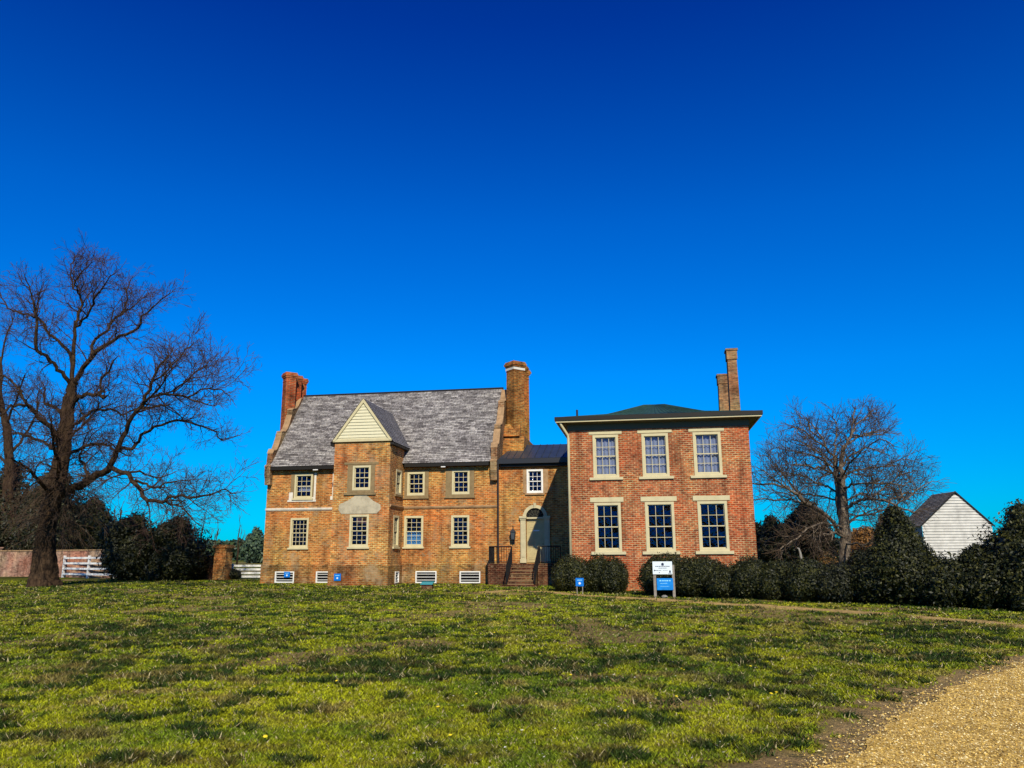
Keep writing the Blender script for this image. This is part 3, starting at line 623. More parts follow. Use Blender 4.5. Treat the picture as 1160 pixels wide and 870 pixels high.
e0 = (gx1 + ov, TY - .16, gz0 - .12); e1 = (gx1 + ov, bk(gz0) + .15, gz0 - .12); r0 = (gxm, TY - .16, gz1 + .14); r1 = (gxm, bk(gz1) + .35, gz1 + .14)
shingled(b, e0, e1, r1, r0, 20, .02)
f0 = (gx0 - ov, TY - .16, gz0 - .12); f1 = (gx0 - ov, bk(gz0) + .15, gz0 - .12)
shingled(b, f1, f0, (gxm, TY - .16, gz1 + .138), (gxm, bk(gz1) + .35, gz1 + .138), 20, .02)
b.build('tower_roof', 'shingle2', H, off)
b = MB(); b.box(gx1 - .04, gx1 + ov - .01, TY - .14, .35, gz0 - .26, gz0 - .13); b.build('tower_eaves', 'fascia', H, off); b = MB(); b.box(gx0 - ov + .01, gx0 + .04, TY - .14, .35, gz0 - .26, gz0 - .13)
b.build('tower_eaves', 'fascia', H, off)
# black downpipe between manor and hyphen
b = MB(); b.tube([(5.33, -.12, 6.7), (5.33, -.12, .9)], .05, 8); b.box(5.27, 5.39, -.17, -.07, 6.5, 6.75); b.build('downpipe', 'black', H, off)
for z in (2.2, 4.4):
    pass

# ------------------------------------------------------------------ connecting hyphen
CY = .25; off = mesh_off(7.4, CY)
K_ = empty('connecting_wing', L2W(7.4, CY), YAW, 'narrow brick link with black metal roof and arched doorway between the two houses', 'house')
cw = (6.90, 7.82, 4.88, 6.20)
CX0, CX1 = 5.30, 10.2
door_hole = (6.84, 7.86, 1.1, 3.56)
b = MB(); wall(b, FY(CY), CX0, CX1, 0, 6.7, [cw, door_hole], .25)
b.build('wall', 'brick', K_, off); b = MB(); b.box(CX0, CX1, 5.4, 5.5, 0, 6.7); b.build('rear_wall', 'brick', K_, off)
window(K_, off, FY(CY), *cw, 3, 2, frame='white', sash='white', fw=.10, sill=(6.82, 7.9, 4.78, 4.88, 'moulding'), surround=(6.7, 8.1, 4.88, 6.2, 'moulding'), proud=.05)
b = MB(); b.add([(5.35, -.12, 6.80), (10.2, -.12, 6.80), (10.2, 2.9, 7.95), (5.75, 2.9, 7.95), (5.5, 5.6, 6.8), (10.2, 5.6, 6.8)], [(0, 1, 2, 3), (3, 2, 5, 4), (0, 3, 4)])
for i in range(12):
    x = 5.75 + i * .4; b.prism([(-.12, 6.80), (2.9, 7.95), (2.9, 7.99), (-.12, 6.84)], lambda a, z, d: (d, a, z), x, x + .025)
b.build('roof', 'tin', K_, off)
b = MB(); b.box(5.36, 9.6, -.14, .24, 6.52, 6.79); b.build('cornice', 'black', K_, off)
b = MB(); b.box(5.4, 9.6, .05, .245, 6.36, 6.515); b.build('frieze', 'fascia', K_, off)
# arched surround
acx, acz = 7.35, 3.56
b = MB()
def arch(mb, r0, r1, y0, y1, n=18):
    for i in range(n):
        t0, t1 = math.pi * i / n, math.pi * (i + 1) / n
        P = lambda r, t: (acx + r * math.cos(t), acz + r * math.sin(t))
        mb.prism([P(r0, t0), P(r1, t0), P(r1, t1), P(r0, t1)], lambda a, z, d: (a, d, z), y0, y1)
arch(b, .52, .68, CY - .09, CY + .1); arch(b, .50, .56, CY - .12, CY - .02)
b.build('arch', 'cream2', K_, off)
b = MB(); b.prism([(acx - .05, 4.05), (acx + .05, 4.05), (acx + .08, 4.34), (acx - .08, 4.34)], lambda a, z, d: (a, d, z), CY - .15, CY - .02); b.build('keystone', 'cream2', K_, off)
for (x0, x1) in ((6.54, 6.83), (7.87, 8.16)):
    b = MB(); b.box(x0, x1, CY - .12, CY - .01, 1.1, 3.42); b.box(x0 + .06, x1 - .06, CY - .14, CY - .12, 1.4, 3.2); b.box(x0 - .06, x1 + .05, CY - .2, CY - .01, 3.5, 3.62); b.box(x0 - .03, x1 + .02, CY - .16, CY - .01, 3.42, 3.5); b.box(x0 - .03, x1 + .03, CY - .15, CY - .01, 1.1, 1.3)
    b.build('pilaster', 'cream2', K_, off)
b = MB(); b.box(6.85, 7.85, CY - .04, CY + .12, 3.47, 3.56); b.build('transom', 'cream2', K_, off)
b = MB()
pts = [(acx + .5 * math.cos(math.pi * i / 16), acz + .5 * math.sin(math.pi * i / 16)) for i in range(17)]
b.prism(pts, lambda a, z, d: (a, d, z), CY - .02, CY - .004); fl = b.build('fanlight', 'dark_void', K_, off)
b = MB()
for i in range(1, 6):
    t = math.pi * i / 6; b.bar((acx + .12 * math.cos(t), CY - .03, acz + .12 * math.sin(t)), (acx + .5 * math.cos(t), CY - .03, acz + .5 * math.sin(t)), .018)
for i in range(12):
    t0, t1 = math.pi * i / 12, math.pi * (i + 1) / 12
    for r_ in (.13, .33): b.bar((acx + r_ * math.cos(t0), CY - .03, acz + r_ * math.sin(t0)), (acx + r_ * math.cos(t1), CY - .03, acz + r_ * math.sin(t1)), .015)
b.build('fan_tracery', 'frieze', fl, off)
b = MB(); b.box(6.85, 7.85, CY + .14, CY + .19, 1.12, 3.47); dr = b.build('door', 'doorpaint', K_, off)
b = MB()
for x0 in (6.97, 7.40):
    for (z0, z1) in ((1.28, 1.95), (2.07, 2.78), (2.92, 3.32)):
        b.box(x0, x0 + .32, CY + .125, CY + .14, z0, z0 + .03); b.box(x0, x0 + .32, CY + .125, CY + .14, z1 - .03, z1); b.box(x0, x0 + .03, CY + .125, CY + .14, z0 + .03, z1 - .03); b.box(x0 + .29, x0 + .32, CY + .125, CY + .14, z0 + .03, z1 - .03)
        b.box(x0 + .07, x0 + .25, CY + .128, CY + .14, z0 + .08, z1 - .08)
b.build('door_panels', 'doorpaint', dr, off)
b = MB(); b.box(7.22, 7.56, CY + .10, CY + .13, 2.80, 2.86); b.build('letter_plate', 'white', dr, off)
b = MB(); b.tube([(7.76, CY + .14, 2.1), (7.76, CY + .08, 2.1)], .03, 8); b.build('door_knob', 'black', dr, off)
# wall lantern
La = empty('wall_lantern', L2W(6.14, CY - .25, 2.3), YAW, 'black wall lantern hung on the brick left of the arched door', 'lantern')
b = MB(); b.prism([(-.09, .08), (.09, .08), (.13, .45), (-.13, .45)], lambda a, z, d: (a, d, z), -.09, .09); b.build('lamp_glass', M('smoky_lamp_glass', (.06, .06, .06), .2, .5), La)
b = MB(); b.add([(-.16, -.13, .45), (.16, -.13, .45), (.16, .13, .45), (-.16, .13, .45), (0, 0, .68)], [(0, 1, 4), (1, 2, 4), (2, 3, 4), (3, 0, 4), (3, 2, 1, 0)]); b.tube([(0, 0, .66), (0, 0, .78)], .025, 6)
b.build('lamp_cap', 'black', La)
b = MB(); b.box(-.1, .1, -.1, .1, .04, .08); b.tube([(0, 0, -.08), (0, 0, .04)], .02, 6)
for sx_ in (-1, 1):
    for sy in (-1, 1): b.bar((sx_ * .09, sy * .092, .08), (sx_ * .13, sy * .095, .45), .02)
b.tube([(0, .25, -.02), (0, .12, -.1), (0, 0, -.06)], .018, 6); b.box(-.06, .06, .21, .25, -.2, .12); b.build('lamp_frame', 'black', La)
# stoop with steps and railings
off = mesh_off(7.0, -1.5)
S_ = empty('entrance_steps', L2W(7.0, -1.5), YAW, 'dark brick entrance stoop with seven steps and black iron railings', 'steps')
b = MB(); b.box(5.05, 6.36, -1.55, -.09, -.1, 1.08); b.build('side_wall', 'brick_dark', S_, off)
b = MB(); b.box(7.72, 8.95, -1.55, CY - .01, -.2, 1.08); b.build('side_wall', 'brick_dark', S_, off)
b = MB(); b.box(6.362, 7.718, -1.40, CY - .01, -.1, 1.05); b.build('landing', 'brick_dark', S_, off)
MAT['tread'] = weathered('sunlit_brick_tread', (.32, .19, .09), .5, 7, .9)  # treads paler than the risers, sunlight on the steps put into the colour
b = MB(); tr = MB()
for i in range(6):
    zt = 1.05 - (i + 1) * .165; y1 = -1.40 - i * .29
    b.box(6.40 - (.06 * (i > 4)), 7.68 + (.06 * (i > 4)), y1 - .29, y1, -.15, zt); tr.box(6.38, 7.70, y1 - .31, y1 + .0, zt + .002, zt + .032)
b.box(6.1, 7.95, -3.62, -3.15, -.15, .06)
st = b.build('steps', 'brick_dark', S_, off); tr.build('treads', 'tread', st, off)
def railing(P, Q, name='railing', hgt=.88, n=9, bars=True):
    P, Q = Vector(P), Vector(Q); b = MB(); up = Vector((0, 0, hgt))
    b.bar(P + up, Q + up, .045); b.bar(P + Vector((0, 0, .08)), Q + Vector((0, 0, .08)), .03)
    b.bar(P, P + up, .04); b.bar(Q, Q + up, .04)
    for i in range(1, n): p = P.lerp(Q, i / n); b.bar(p + Vector((0, 0, .08)), p + up, .018)
    return b.build(name, 'black', S_, off)
railing((5.1, -1.48, 1.08), (6.3, -1.48, 1.08)); railing((5.1, -1.46, 1.08), (5.1, -.14, 1.08), n=16); railing((7.8, -1.48, 1.08), (8.9, -1.48, 1.08), n=9)
railing((6.32, -1.5, 1.08), (6.32, -3.15, .1), n=13); railing((7.76, -1.5, 1.08), (7.76, -3.15, .1), n=13)

# ------------------------------------------------------------------ right house
P_ = -6.4; off = mesh_off(14.05, P_)
B_ = empty('square_brick_house', L2W(14.05, P_), YAW, 'square red brick house with low green hip roof and six tall sash windows', 'house')
RX0, RX1, RYB, RZ1 = 9.92, 18.19, 2.3, 7.55
up = [(11.05, 12.24), (13.33, 14.55), (15.67, 16.92)]; lo = [(11.04, 12.26), (13.36, 14.67), (15.71, 17.02)]
wu = [(a, c, 5.04, 7.05) for a, c in up]; wo = [(a, c, 1.66, 3.88) for a, c in lo]
b = MB(); wall(b, FY(P_), RX0, RX1, -.5, RZ1, wu + wo)
b.quad((RX0, RYB, -.5), (RX0, P_, -.5), (RX0, P_, RZ1), (RX0, RYB, RZ1)); b.quad((RX1, P_, -.5), (RX1, RYB, -.5), (RX1, RYB, RZ1), (RX1, P_, RZ1)); b.quad((RX1, RYB, -.5), (RX0, RYB, -.5), (RX0, RYB, RZ1), (RX1, RYB, RZ1))
b.build('wall', 'brick_wing', B_, off)
for i, (a0, a1, z0, z1) in enumerate(wu):
    window(B_, off, FY(P_), a0, a1, z0, z1, 3, 2, fw=.12, sill=(a0 - .18, a1 + .18, 4.93, 5.04), lintel=(a0 - .18, a1 + .18, 7.08, 7.20), proud=.03,
           curtain=(a0 + .1, a1 - .1, z0 + .12, z1 - .12))
for i, (a0, a1, z0, z1) in enumerate(wo):
    window(B_, off, FY(P_), a0, a1, z0, z1, 3, 2, fw=.12, sill=(a0 - .18, a1 + .18, 1.53, 1.66), lintel=(a0 - .18, a1 + .14, 3.91, 4.12), proud=.03)
OV = .54
b = MB(); b.box(RX0 - .05, RX1 + .05, P_ - .05, P_ - .003, 7.285, 7.56); b.box(RX0 - .05, RX0 - .003, P_ - .003, RYB, 7.285, 7.56); b.box(RX1 + .003, RX1 + .05, P_ - .003, RYB, 7.285, 7.56)
b.build('frieze', 'frieze', B_, off)
b = MB(); b.add([(RX0 - OV, P_ - OV, 7.657), (RX1 + OV, P_ - OV, 7.657), (RX1 + OV, RYB + OV, 7.657), (RX0 - OV, RYB + OV, 7.657), (RX0, P_, 7.55), (RX1, P_, 7.55), (RX1, RYB, 7.55), (RX0, RYB, 7.55)],
     [(0, 4, 5, 1), (1, 5, 6, 2), (2, 6, 7, 3), (3, 7, 4, 0)]); b.build('soffit', 'frieze', B_, off)
def ring(mb, o0, o1, z0, z1):
    a, c = RX0 - o0, RX1 + o0; e, g = P_ - o0, RYB + o0; t = o0 - o1
    mb.box(a, c, e, e + t, z0, z1); mb.box(a, c, g - t, g, z0, z1); mb.box(a, a + t, e + t, g - t, z0, z1); mb.box(c - t, c, e + t, g - t, z0, z1)
b = MB(); ring(b, OV + .01, OV - .05, 7.62, 7.695); b.build('cornice_moulding', 'cream', B_, off)
b = MB(); ring(b, OV + .06, OV - .05, 7.698, 7.88); b.build('gutter', 'fascia', B_, off)
b = MB(); e = OV + .02; cx_, cy_ = 14.05, (P_ + RYB) / 2
ev = [(RX0 - e, P_ - e, 7.86), (RX1 + e, P_ - e, 7.86), (RX1 + e, RYB + e, 7.86), (RX0 - e, RYB + e, 7.86)]
md = [(RX0 + 1.6, P_ + 1.7, 8.32), (RX1 - 1.6, P_ + 1.7, 8.32), (RX1 - 1.6, RYB - 1.7, 8.32), (RX0 + 1.6, RYB - 1.7, 8.32)]
tp = [(cx_ - .35, cy_ - .1, 9.20), (cx_ + .35, cy_ - .1, 9.20), (cx_ + .35, cy_ + .1, 9.20), (cx_ - .35, cy_ + .1, 9.20)]
b.add(ev + md + tp, [(0, 1, 5, 4), (1, 2, 6, 5), (2, 3, 7, 6), (3, 0, 4, 7), (4, 5, 9, 8), (5, 6, 10, 9), (6, 7, 11, 10), (7, 4, 8, 11), (8, 9, 10, 11)])
for i in range(1, 24):
    x = RX0 - e + (RX1 - RX0 + 2 * e) * i / 24; u = min(1, min(x - RX0 + e, RX1 + e - x) / 5.1)
    xt = cx_ + (x - cx_) * .12
    x_m = (RX0 + 1.6) + (RX1 - RX0 - 3.2) * i / 24
    b.bar((x, P_ - e, 7.87), (x_m, P_ + 1.7, 8.33), .03); b.bar((x_m, P_ + 1.7, 8.33), (xt, cy_ - .1, 9.21), .03)
b.build('roof', 'greenroof', B_, off)
b = MB(); b.tube([(10.33, -6.2, 8.0), (10.33, -6.2, 8.33)], .05, 8); b.build('vent_pipe', 'black', B_, off)
b = MB(); b.tube([(RX0 - .35, P_ - .45, 7.657), (RX0 - .30, P_ - .40, 7.5), (RX0 - .03, P_ - .10, 7.07), (RX0 - .01, P_ - .09, 6.8), (RX0 - .01, P_ - .09, -.2)], .062, 8); b.build('downpipe', 'cream', B_, off, smooth=True)
def tall_chim(x0, x1, y0, y1, zt, mat):
    b = MB(); t = .03
    b.add([(x0, y0, 7.8), (x1, y0, 7.8), (x1, y1, 7.8), (x0, y1, 7.8), (x0 + t, y0 + t, zt), (x1 - t, y0 + t, zt), (x1 - t, y1 - t, zt), (x0 + t, y1 - t, zt)], [(0, 1, 5, 4), (1, 2, 6, 5), (2, 3, 7, 6), (3, 0, 4, 7)])
    c_ = b.build('chimney', mat, B_, off)
    b = MB(); b.box(x0 - .01, x1 + .01, y0 - .01, y1 + .01, zt - .5, zt - .06); b.box(x0 - .05, x1 + .05, y0 - .05, y1 + .05, zt - .058, zt + .04); b.build('chimney_cap', mat, c_, off)
xa, _z = onp(828.5, 463, -4.0); xb, _z = onp(839.0, 463, -4.0); zt = onp(828, 394.5, -4.0)[1]
tall_chim(xa - .05, xb, -4.0, -3.35, zt - .05, 'brick_grey')
xa, _z = onp(815, 460, 1.2); zt2 = onp(818, 423.5, 1.2)[1]
tall_chim(xa, xa + .62, 1.2, 1.85, zt2 - .05, 'brick_grey')

# ------------------------------------------------------------------ small signs
def small_sign(x, y, z, w, h, label, posts=None):
    o = empty('blue_sign', L2W(x, y, z) if not isinstance(x, Vector) else x, YAW, label, 'sign', 'small square blue signs')
    b = MB(); b.box(-w / 2, w / 2, -.02, .0, 0, h); b.build('sign_face', 'blue', o)
    b = MB(); pts = [(-.0 + .05 * math.cos(a * .7854), h * .36 + .05 * math.sin(a * .7854)) for a in range(8)]; b.prism(pts, lambda a, z_, d: (a, d, z_), -.026, -.0201); b.build('white_mark', 'signwhite', o)
    b = MB(); b.box(-w * .3, w * .3, -.024, -.0201, h * .7, h * .78); b.build('writing', 'inklight', o)
    if posts:
        for s_ in (-1, 1):
            b = MB(); b.box(s_ * w * .35 - .015, s_ * w * .35 + .015, 0, .03, -posts, h * .9); b.build('post', 'greywood', o)
small_sign(-6.89, -.16, .34, .36, .31, 'small blue sign fixed to the leftmost white cellar vent')
small_sign(-2.89, TY - .09, .24, .38, .36, 'small blue sign on the porch tower brick base')
g0 = G(657, 673.5); small_sign(Vector((g0.x, g0.y, g0.z + .33)), 0, 0, .33, .33, 'small blue sign on short legs in front of the clipped bush', posts=.33)
# visitor sign
g0 = G(752, 676.6); D_ = g0.y; V_ = empty('visitor_sign', g0, R(-4), 'white notice board over a blue poster on two wooden posts before the hedge', 'sign')
kx = D_ / 885 * 1.04; hgt = lambda py: at(751, py, D_).z - g0.z
b = MB(); b.box(-10.5 * kx, 10.0 * kx, -.05, -.02, hgt(650.5), hgt(636)); wb = b.build('notice_board', 'signwhite', V_)
zt, zb = hgt(636), hgt(650.5); hh_ = zt - zb
b = MB(); pts = [(.065 * math.cos(a * math.pi / 5 + math.pi / 2) * (1 if a % 2 == 0 else .72), zt - hh_ * .22 + .065 * math.sin(a * math.pi / 5 + math.pi / 2) * (1 if a % 2 == 0 else .72)) for a in range(10)]
b.prism(pts, lambda a, z, d: (a, d, z), -.055, -.0501); b.build('emblem', 'ink', wb)
b = MB()
def dashes(mb, x0, x1, z, h_, n_, y=-.0535):
    ws = [random.uniform(.5, 1.5) for _ in range(n_)]; tot = sum(ws); x = x0
    for w_ in ws:
        w2 = (x1 - x0) * w_ / tot; mb.box(x, x + w2 * .72, y, y + .003, z - h_ / 2, z + h_ / 2); x += w2
dashes(b, -.28, .28, zt - hh_ * .38, .028, 14); dashes(b, -.16, .16, zt - hh_ * .52, .022, 8); dashes(b, -.22, -.05, zt - hh_ * .70, .022, 4); dashes(b, .0, .2, zt - hh_ * .7, .012, 6)
b.prism([(-.34, zt - hh_ * .70), (-.30, zt - hh_ * .62), (-.30, zt - hh_ * .68), (-.23, zt - hh_ * .68), (-.23, zt - hh_ * .72), (-.30, zt - hh_ * .72), (-.30, zt - hh_ * .78)], lambda a, z, d: (a, d, z), -.055, -.0501)
b.box(.24, .30, -.055, -.0501, zb + .06, zb + .14); b.box(.20, .33, -.055, -.0501, zb + .03, zb + .045); b.box(-.15, -.12, -.055, -.0501, zb + .05, zb + .08)
b.build('lettering', 'ink', wb)
b = MB(); b.box(-6.8 * kx, 10.3 * kx, -.045, -.015, hgt(668.3), hgt(655)); pb = b.build('blue_poster', 'blue2', V_)
b = MB(); zt, zb = hgt(655), hgt(668.3)
dashes(b, -.14, .30, zt - .09, .045, 6, -.0485); dashes(b, -.12, .16, zt - .19, .022, 6, -.0485); dashes(b, -.12, .22, zt - .30, .015, 8, -.0485); b.build('poster_lettering', 'inklight', pb)
for s_ in (-8.6, 11.0):
    b = MB(); b.box(s_ * kx - .05, s_ * kx + .05, -.0, .09, -.1, hgt(640)); b.build('post', 'greywood', V_)
b = MB(); b.box(-.12, .10, -.25, -.08, 0, .05); b.add([(-.12, -.25, .05), (.1, -.25, .05), (.05, -.1, .09), (-.05, -.1, .09)], [(0, 1, 2, 3)]); tag(b.build('flat_stone', 'stone'), 'pale flat stone lying on the ground under the notice board', 'stone').location = g0
# plaque
g0 = G(484, 667); q_ = empty('plaque_stand', g0, YAW, 'low brick block with a teal plaque on the grass before the wall', 'plaque')
b = MB(); b.box(-.26, .26, -.15, .15, -.05, .2); b.build('pedestal', 'brick_dark', q_); b = MB(); b.add([(-.3, -.2, .2), (.3, -.2, .2), (.3, .18, .30), (-.3, .18, .30), (-.3, -.2, .23), (.3, -.2, .23), (.3, .18, .33), (-.3, .18, .33)], [(0, 3, 2, 1), (4, 5, 6, 7), (0, 1, 5, 4), (1, 2, 6, 5), (2, 3, 7, 6), (3, 0, 4, 7)]); b.build('plaque', 'teal', q_)

# ------------------------------------------------------------------ garden walls and fences
def fence(a, bb, hgt_, rails, posts, label, name='rail_fence'):
    a, bb = Vector(a), Vector(bb); L = (bb - a).length; o = empty(name, a, math.atan2(bb.y - a.y, bb.x - a.x), label, 'fence')
    for i in range(posts + 1):
        x = L * i / posts; b = MB(); b.box(x - .07, x + .07, -.07, .07, -.1, hgt_ + .06); b.build('post', 'white', o)
    for j in range(rails):
        z = hgt_ * (j + .7) / rails; b = MB(); b.box(0, L, -.11, -.075, z - .07, z + .07); b.build('rail', 'white', o)
    return o
a = G(71, 654.3); c = G(160, 656); fence(a, c, 1.55, 4, 3, 'white rail fence in front of the pink garden wall, beside the big bare tree')
a = G(262, 655.8); c = a + EX * 7.5; fence(a, c, .95, 4, 3, 'low white four rail fence between the brick pier and the manor')
a = G(-60, 652.2); c = G(8, 652.6); d2 = G(150, 655)
o = empty('garden_wall', a, math.atan2(d2.y - a.y, d2.x - a.x), 'long pink brick garden wall behind the big bare tree', 'wall')
L = (d2 - a).length; Lp = (c - a).length
b = MB(); b.box(0, L + 6, -.15, .15, -.2, 1.95); b.build('wall', 'brick_pink', o)
b = MB(); b.box(0, L + 6, -.2, .2, 1.952, 2.04); b.build('coping', 'moulding', o)
for x in (Lp - .45, ):
    b = MB(); b.box(x - .55, x + .45, -.4, .3, -.2, 2.2); b.box(x - .62, x + .52, -.46, .36, 2.2, 2.3); b.build('pillar', 'brick_pink', o)
g0 = G(251, 656.5); kx = g0.y / 885
o = empty('brick_pier', g0, YAW, 'square orange brick gate pier with corbelled cap beside the dark bush', 'pier')
b = MB(); b.box(-.42, .42, -.42, .42, -.1, 1.95); b.build('shaft', 'brick', o)
b = MB(); b.box(-.47, .47, -.47, .47, 1.952, 2.06); b.box(-.53, .53, -.53, .53, 2.062, 2.2); b.box(-.46, .46, -.46, .46, 2.202, 2.28); b.build('cap', 'brick', o)
b = MB(); b.box(-3.2, -.44, .0, .25, -.1, 1.5); b.box(-3.2, -.44, -.04, .29, 1.502, 1.58); b.build('wall_stub', 'brick_dark', o)
# clapboard outbuilding
DH = 60.0
g1 = at(1048, 640, DH); g2 = at(1124, 640, DH)
apx = at(1081, 557.5, DH); eav = at(1124.5, 593, DH); eavL = at(1042, 592.5, DH)
ox = (eav.x + eavL.x) / 2; hw = (eav.x - eavL.x) / 2 - .12
o = empty('clapboard_outbuilding', (ox, DH, 0), R(0), 'white clapboard outbuilding with dark shingle gable roof behind the shrubs', 'outbuilding')
zap, zev = apx.z, eav.z; nb = int((zap + .3) / .21); b = MB(); xa_ = apx.x - ox
for i in range(nb):
    z0, z1 = -.3 + i * .21, -.3 + (i + 1) * .21
    def wd(z):
        if z <= zev: return -hw, hw
        t = min(1, (z - zev) / (zap - zev)); return -hw + (xa_ + hw) * t, hw + (xa_ - hw) * t
    l0, r0_ = wd(z0); l1, r1_ = wd(z1); j = random.uniform(-.008, .008)
    b.quad((l0, -.085 + j, z0), (r0_, -.085 + j, z0), (r1_, -.02, z1), (l1, -.02, z1)); b.quad((l0, .02, z0), (r0_, .02, z0), (r0_, -.085 + j, z0), (l0, -.085 + j, z0))
b.build('clapboard_gable', 'greywood2', o)
LH = 3.2; b = MB(); b.quad((-hw, LH, -.3), (-hw, 0, -.3), (-hw, 0, zev), (-hw, LH, zev)); b.build('side_wall', 'greywood2', o); b = MB(); b.quad((hw, 0, -.3), (hw, LH, -.3), (hw, LH, zev), (hw, 0, zev)); b.build('side_wall', 'greywood2', o)
b = MB(); ex_ = .2; rt = (zap - zev) / hw
shingled(b, (-hw - ex_, LH, zev - ex_ * rt), (-hw - ex_, -.12, zev - ex_ * rt), (xa_, -.12, zap + .05), (xa_, LH, zap + .05), 24, .03)
shingled(b, (hw + ex_, -.12, zev - ex_ * rt), (hw + ex_, LH, zev - ex_ * rt), (xa_, LH, zap + .048), (xa_, -.12, zap + .048), 24, .03)
b.build('roof', 'shingle3', o)
b = MB()
for s_ in (-1, 1):
    e_ = s_ * (hw + ex_); b.prism([(e_, zev - ex_ * rt - .1), (e_, zev - ex_ * rt + .02), (xa_, zap + .07), (xa_, zap - .06)][::s_], lambda a, z, d: (a, d, z), -.15 - .001 * s_, -.1)
b.build('bargeboard', 'fascia', o)
# small grey garden post
g0 = G(907, 668) ; pz = at(907, 634, 42); o = empty('garden_post', (pz.x, 42, -.2), 0, 'pale hooked stone post standing in the gap behind the hedge', 'post')
b = MB(); b.tube([(0, 0, 0), (.0, 0, 1.2), (.03, 0, 1.5), (.0, 0, 1.8), (-.06, 0, 1.98), (-.14, 0, 2.0)], [.10, .09, .075, .06, .05, .04], 8); b.build('shaft', 'stone', o, smooth=True)

# ------------------------------------------------------------------ trees
def jit(s): return Vector((random.gauss(0, s), random.gauss(0, s), random.gauss(0, s)))
def smooth_poly(P, Rr, sub=3):
    out, ro = [], []; n = len(P)
    for i in range(n - 1):
        p0, p1, p2, p3 = P[max(i - 1, 0)], P[i], P[i + 1], P[min(i + 2, n - 1)]
        for k in range(sub):
            t = k / sub
            out.append(.5 * ((2 * p1) + (p2 - p0) * t + (2 * p0 - 5 * p1 + 4 * p2 - p3) * t * t + (3 * p1 - p0 - 3 * p2 + p3) * t ** 3)); ro.append(Rr[i] * (1 - t) + Rr[i + 1] * t)
    return out + [P[-1]], ro + [Rr[-1]]
class Tree:
    def __init__(s, spec): s.big = MB(); s.tw = MB(); s.spec = spec; s.count = 0
    def branch(s, start, d, L, r, lev):
        sp = s.spec[lev]; n = sp['seg']; P = [start]; Rr = [r]; d = d.normalized(); step = L / n
        for i in range(n):
            d = (d + jit(sp['wob']) + Vector((0, 0, sp['up']))).normalized(); P.append(P[-1] + d * step); Rr.append(max(r * (1 - .75 * (i + 1) / n), sp['rmin']))
        (s.big if lev == 0 else s.tw).tube(P, Rr, 5 if lev == 0 else 3, cap=False); s.count += 1
        if lev + 1 < len(s.spec): s.spawn(P, Rr, L, lev + 1)
    def spawn(s, P, Rr, L, lev, t0=.18):
        sp = s.spec[lev]; n = max(1, int(L * sp['dens'] + random.random())); seg = len(P) - 1
        for k in range(n):
            t = t0 + (1 - t0) * (k + random.random()) / n; q = min(t * seg, seg - 1e-4); i = int(q); f = q - i
            p = P[i].lerp(P[i + 1], f); r = Rr[i] * (1 - f) + Rr[i + 1] * f; tg = (P[i + 1] - P[i]).normalized()
            ax = tg.cross(jit(1)).normalized(); ang = R(random.uniform(*sp['ang'])); d = (Matrix.Rotation(ang, 3, ax) @ tg)
            d = (d + Vector((0, 0, sp['bias']))).normalized()
            Lc = random.uniform(*sp['len']) * (1.2 - (.9 if lev == 0 else .6) * t); s.branch(p, d, Lc, min(r * .6, sp['r']), lev)
        if lev >= 1: # a leader continuing from the tip
            tg = (P[-1] - P[-2]).normalized(); s.branch(P[-1], tg, random.uniform(*sp['len']) * .45, min(Rr[-1], sp['r']), lev)
def limb_tree(name, label, cat, base_pt, D, trunk, limbs, spec, bark_, twig_, group=None, trunk_sides=14, lw=.76):
    k = D / FPX
    def P3(q): return at(q[0], q[1], D + q[2])
    root = empty(name, base_pt, 0, label, cat, group); T = Tree(spec); tb = MB()
    for tk in trunk:
        P = [P3(q) for q in tk]; P, Rr = smooth_poly(P, [q[3] * k / 2 for q in tk], 4)
        if tk is trunk[0]: P[0] = Vector((P[0].x, P[0].y, base_pt.z - .15))
        P2 = [p + (jit(.03) if 0 < i < len(P) - 1 else Vector()) for i, p in enumerate(P)]
        n0 = len(tb.v); tb.tube(P2, Rr, trunk_sides)
        # fluted, irregular surface
        for i in range(n0, len(tb.v)):
            r_i = (i - n0) // trunk_sides; j = (i - n0) % trunk_sides; c = P2[r_i]; v = Vector(tb.v[i])
            fl = 1 + .19 * math.sin(j * 2.7 + r_i * .25) + .08 * math.sin(j * 5.1) + random.uniform(-.03, .03)
            tb.v[i] = tuple(c + (v - c) * fl)
    for lb in limbs:
        P = [P3(q) for q in lb]; P, Rr = smooth_poly(P, [q[3] * k / 2 * lw for q in lb], 3)
        P = [p + (jit(.05) if 0 < i < len(P) - 1 else Vector()) for i, p in enumerate(P)]
        T.big.tube(P, Rr, 7, cap=False); L = sum((P[i + 1] - P[i]).length for i in range(len(P) - 1))
        T.spawn(P, Rr, L, 0, .22)
        T.spawn(P, Rr, L, 1, .1); T.branch(P[-1], (P[-1] - P[-2]), random.uniform(.2, .5), Rr[-1], 1)
    bp = tuple(base_pt)
    tb.build('trunk', bark_, root, bp, smooth=True); T.big.build('limbs', bark_, root, bp, smooth=True); T.tw.build('twigs', twig_, root, bp)
    print(name, T.count, len(T.tw.f))
    return root
spec_big = [dict(seg=6, wob=.20, up=.03, rmin=.014, dens=1.15, ang=(32, 72), len=(1.3, 3.0), r=.042, bias=.14),
            dict(seg=5, wob=.22, up=.03, rmin=.009, dens=2.6, ang=(30, 65), len=(.7, 1.7), r=.022, bias=.08),
            dict(seg=3, wob=.20, up=.03, rmin=.0075, dens=3.8, ang=(25, 65), len=(.35, .9), r=.012, bias=.05),
            dict(seg=2, wob=.14, up=.02, rmin=.0065, dens=4.4, ang=(25, 60), len=(.18, .48), r=.009, bias=.0)]
gT = G(50, 664)
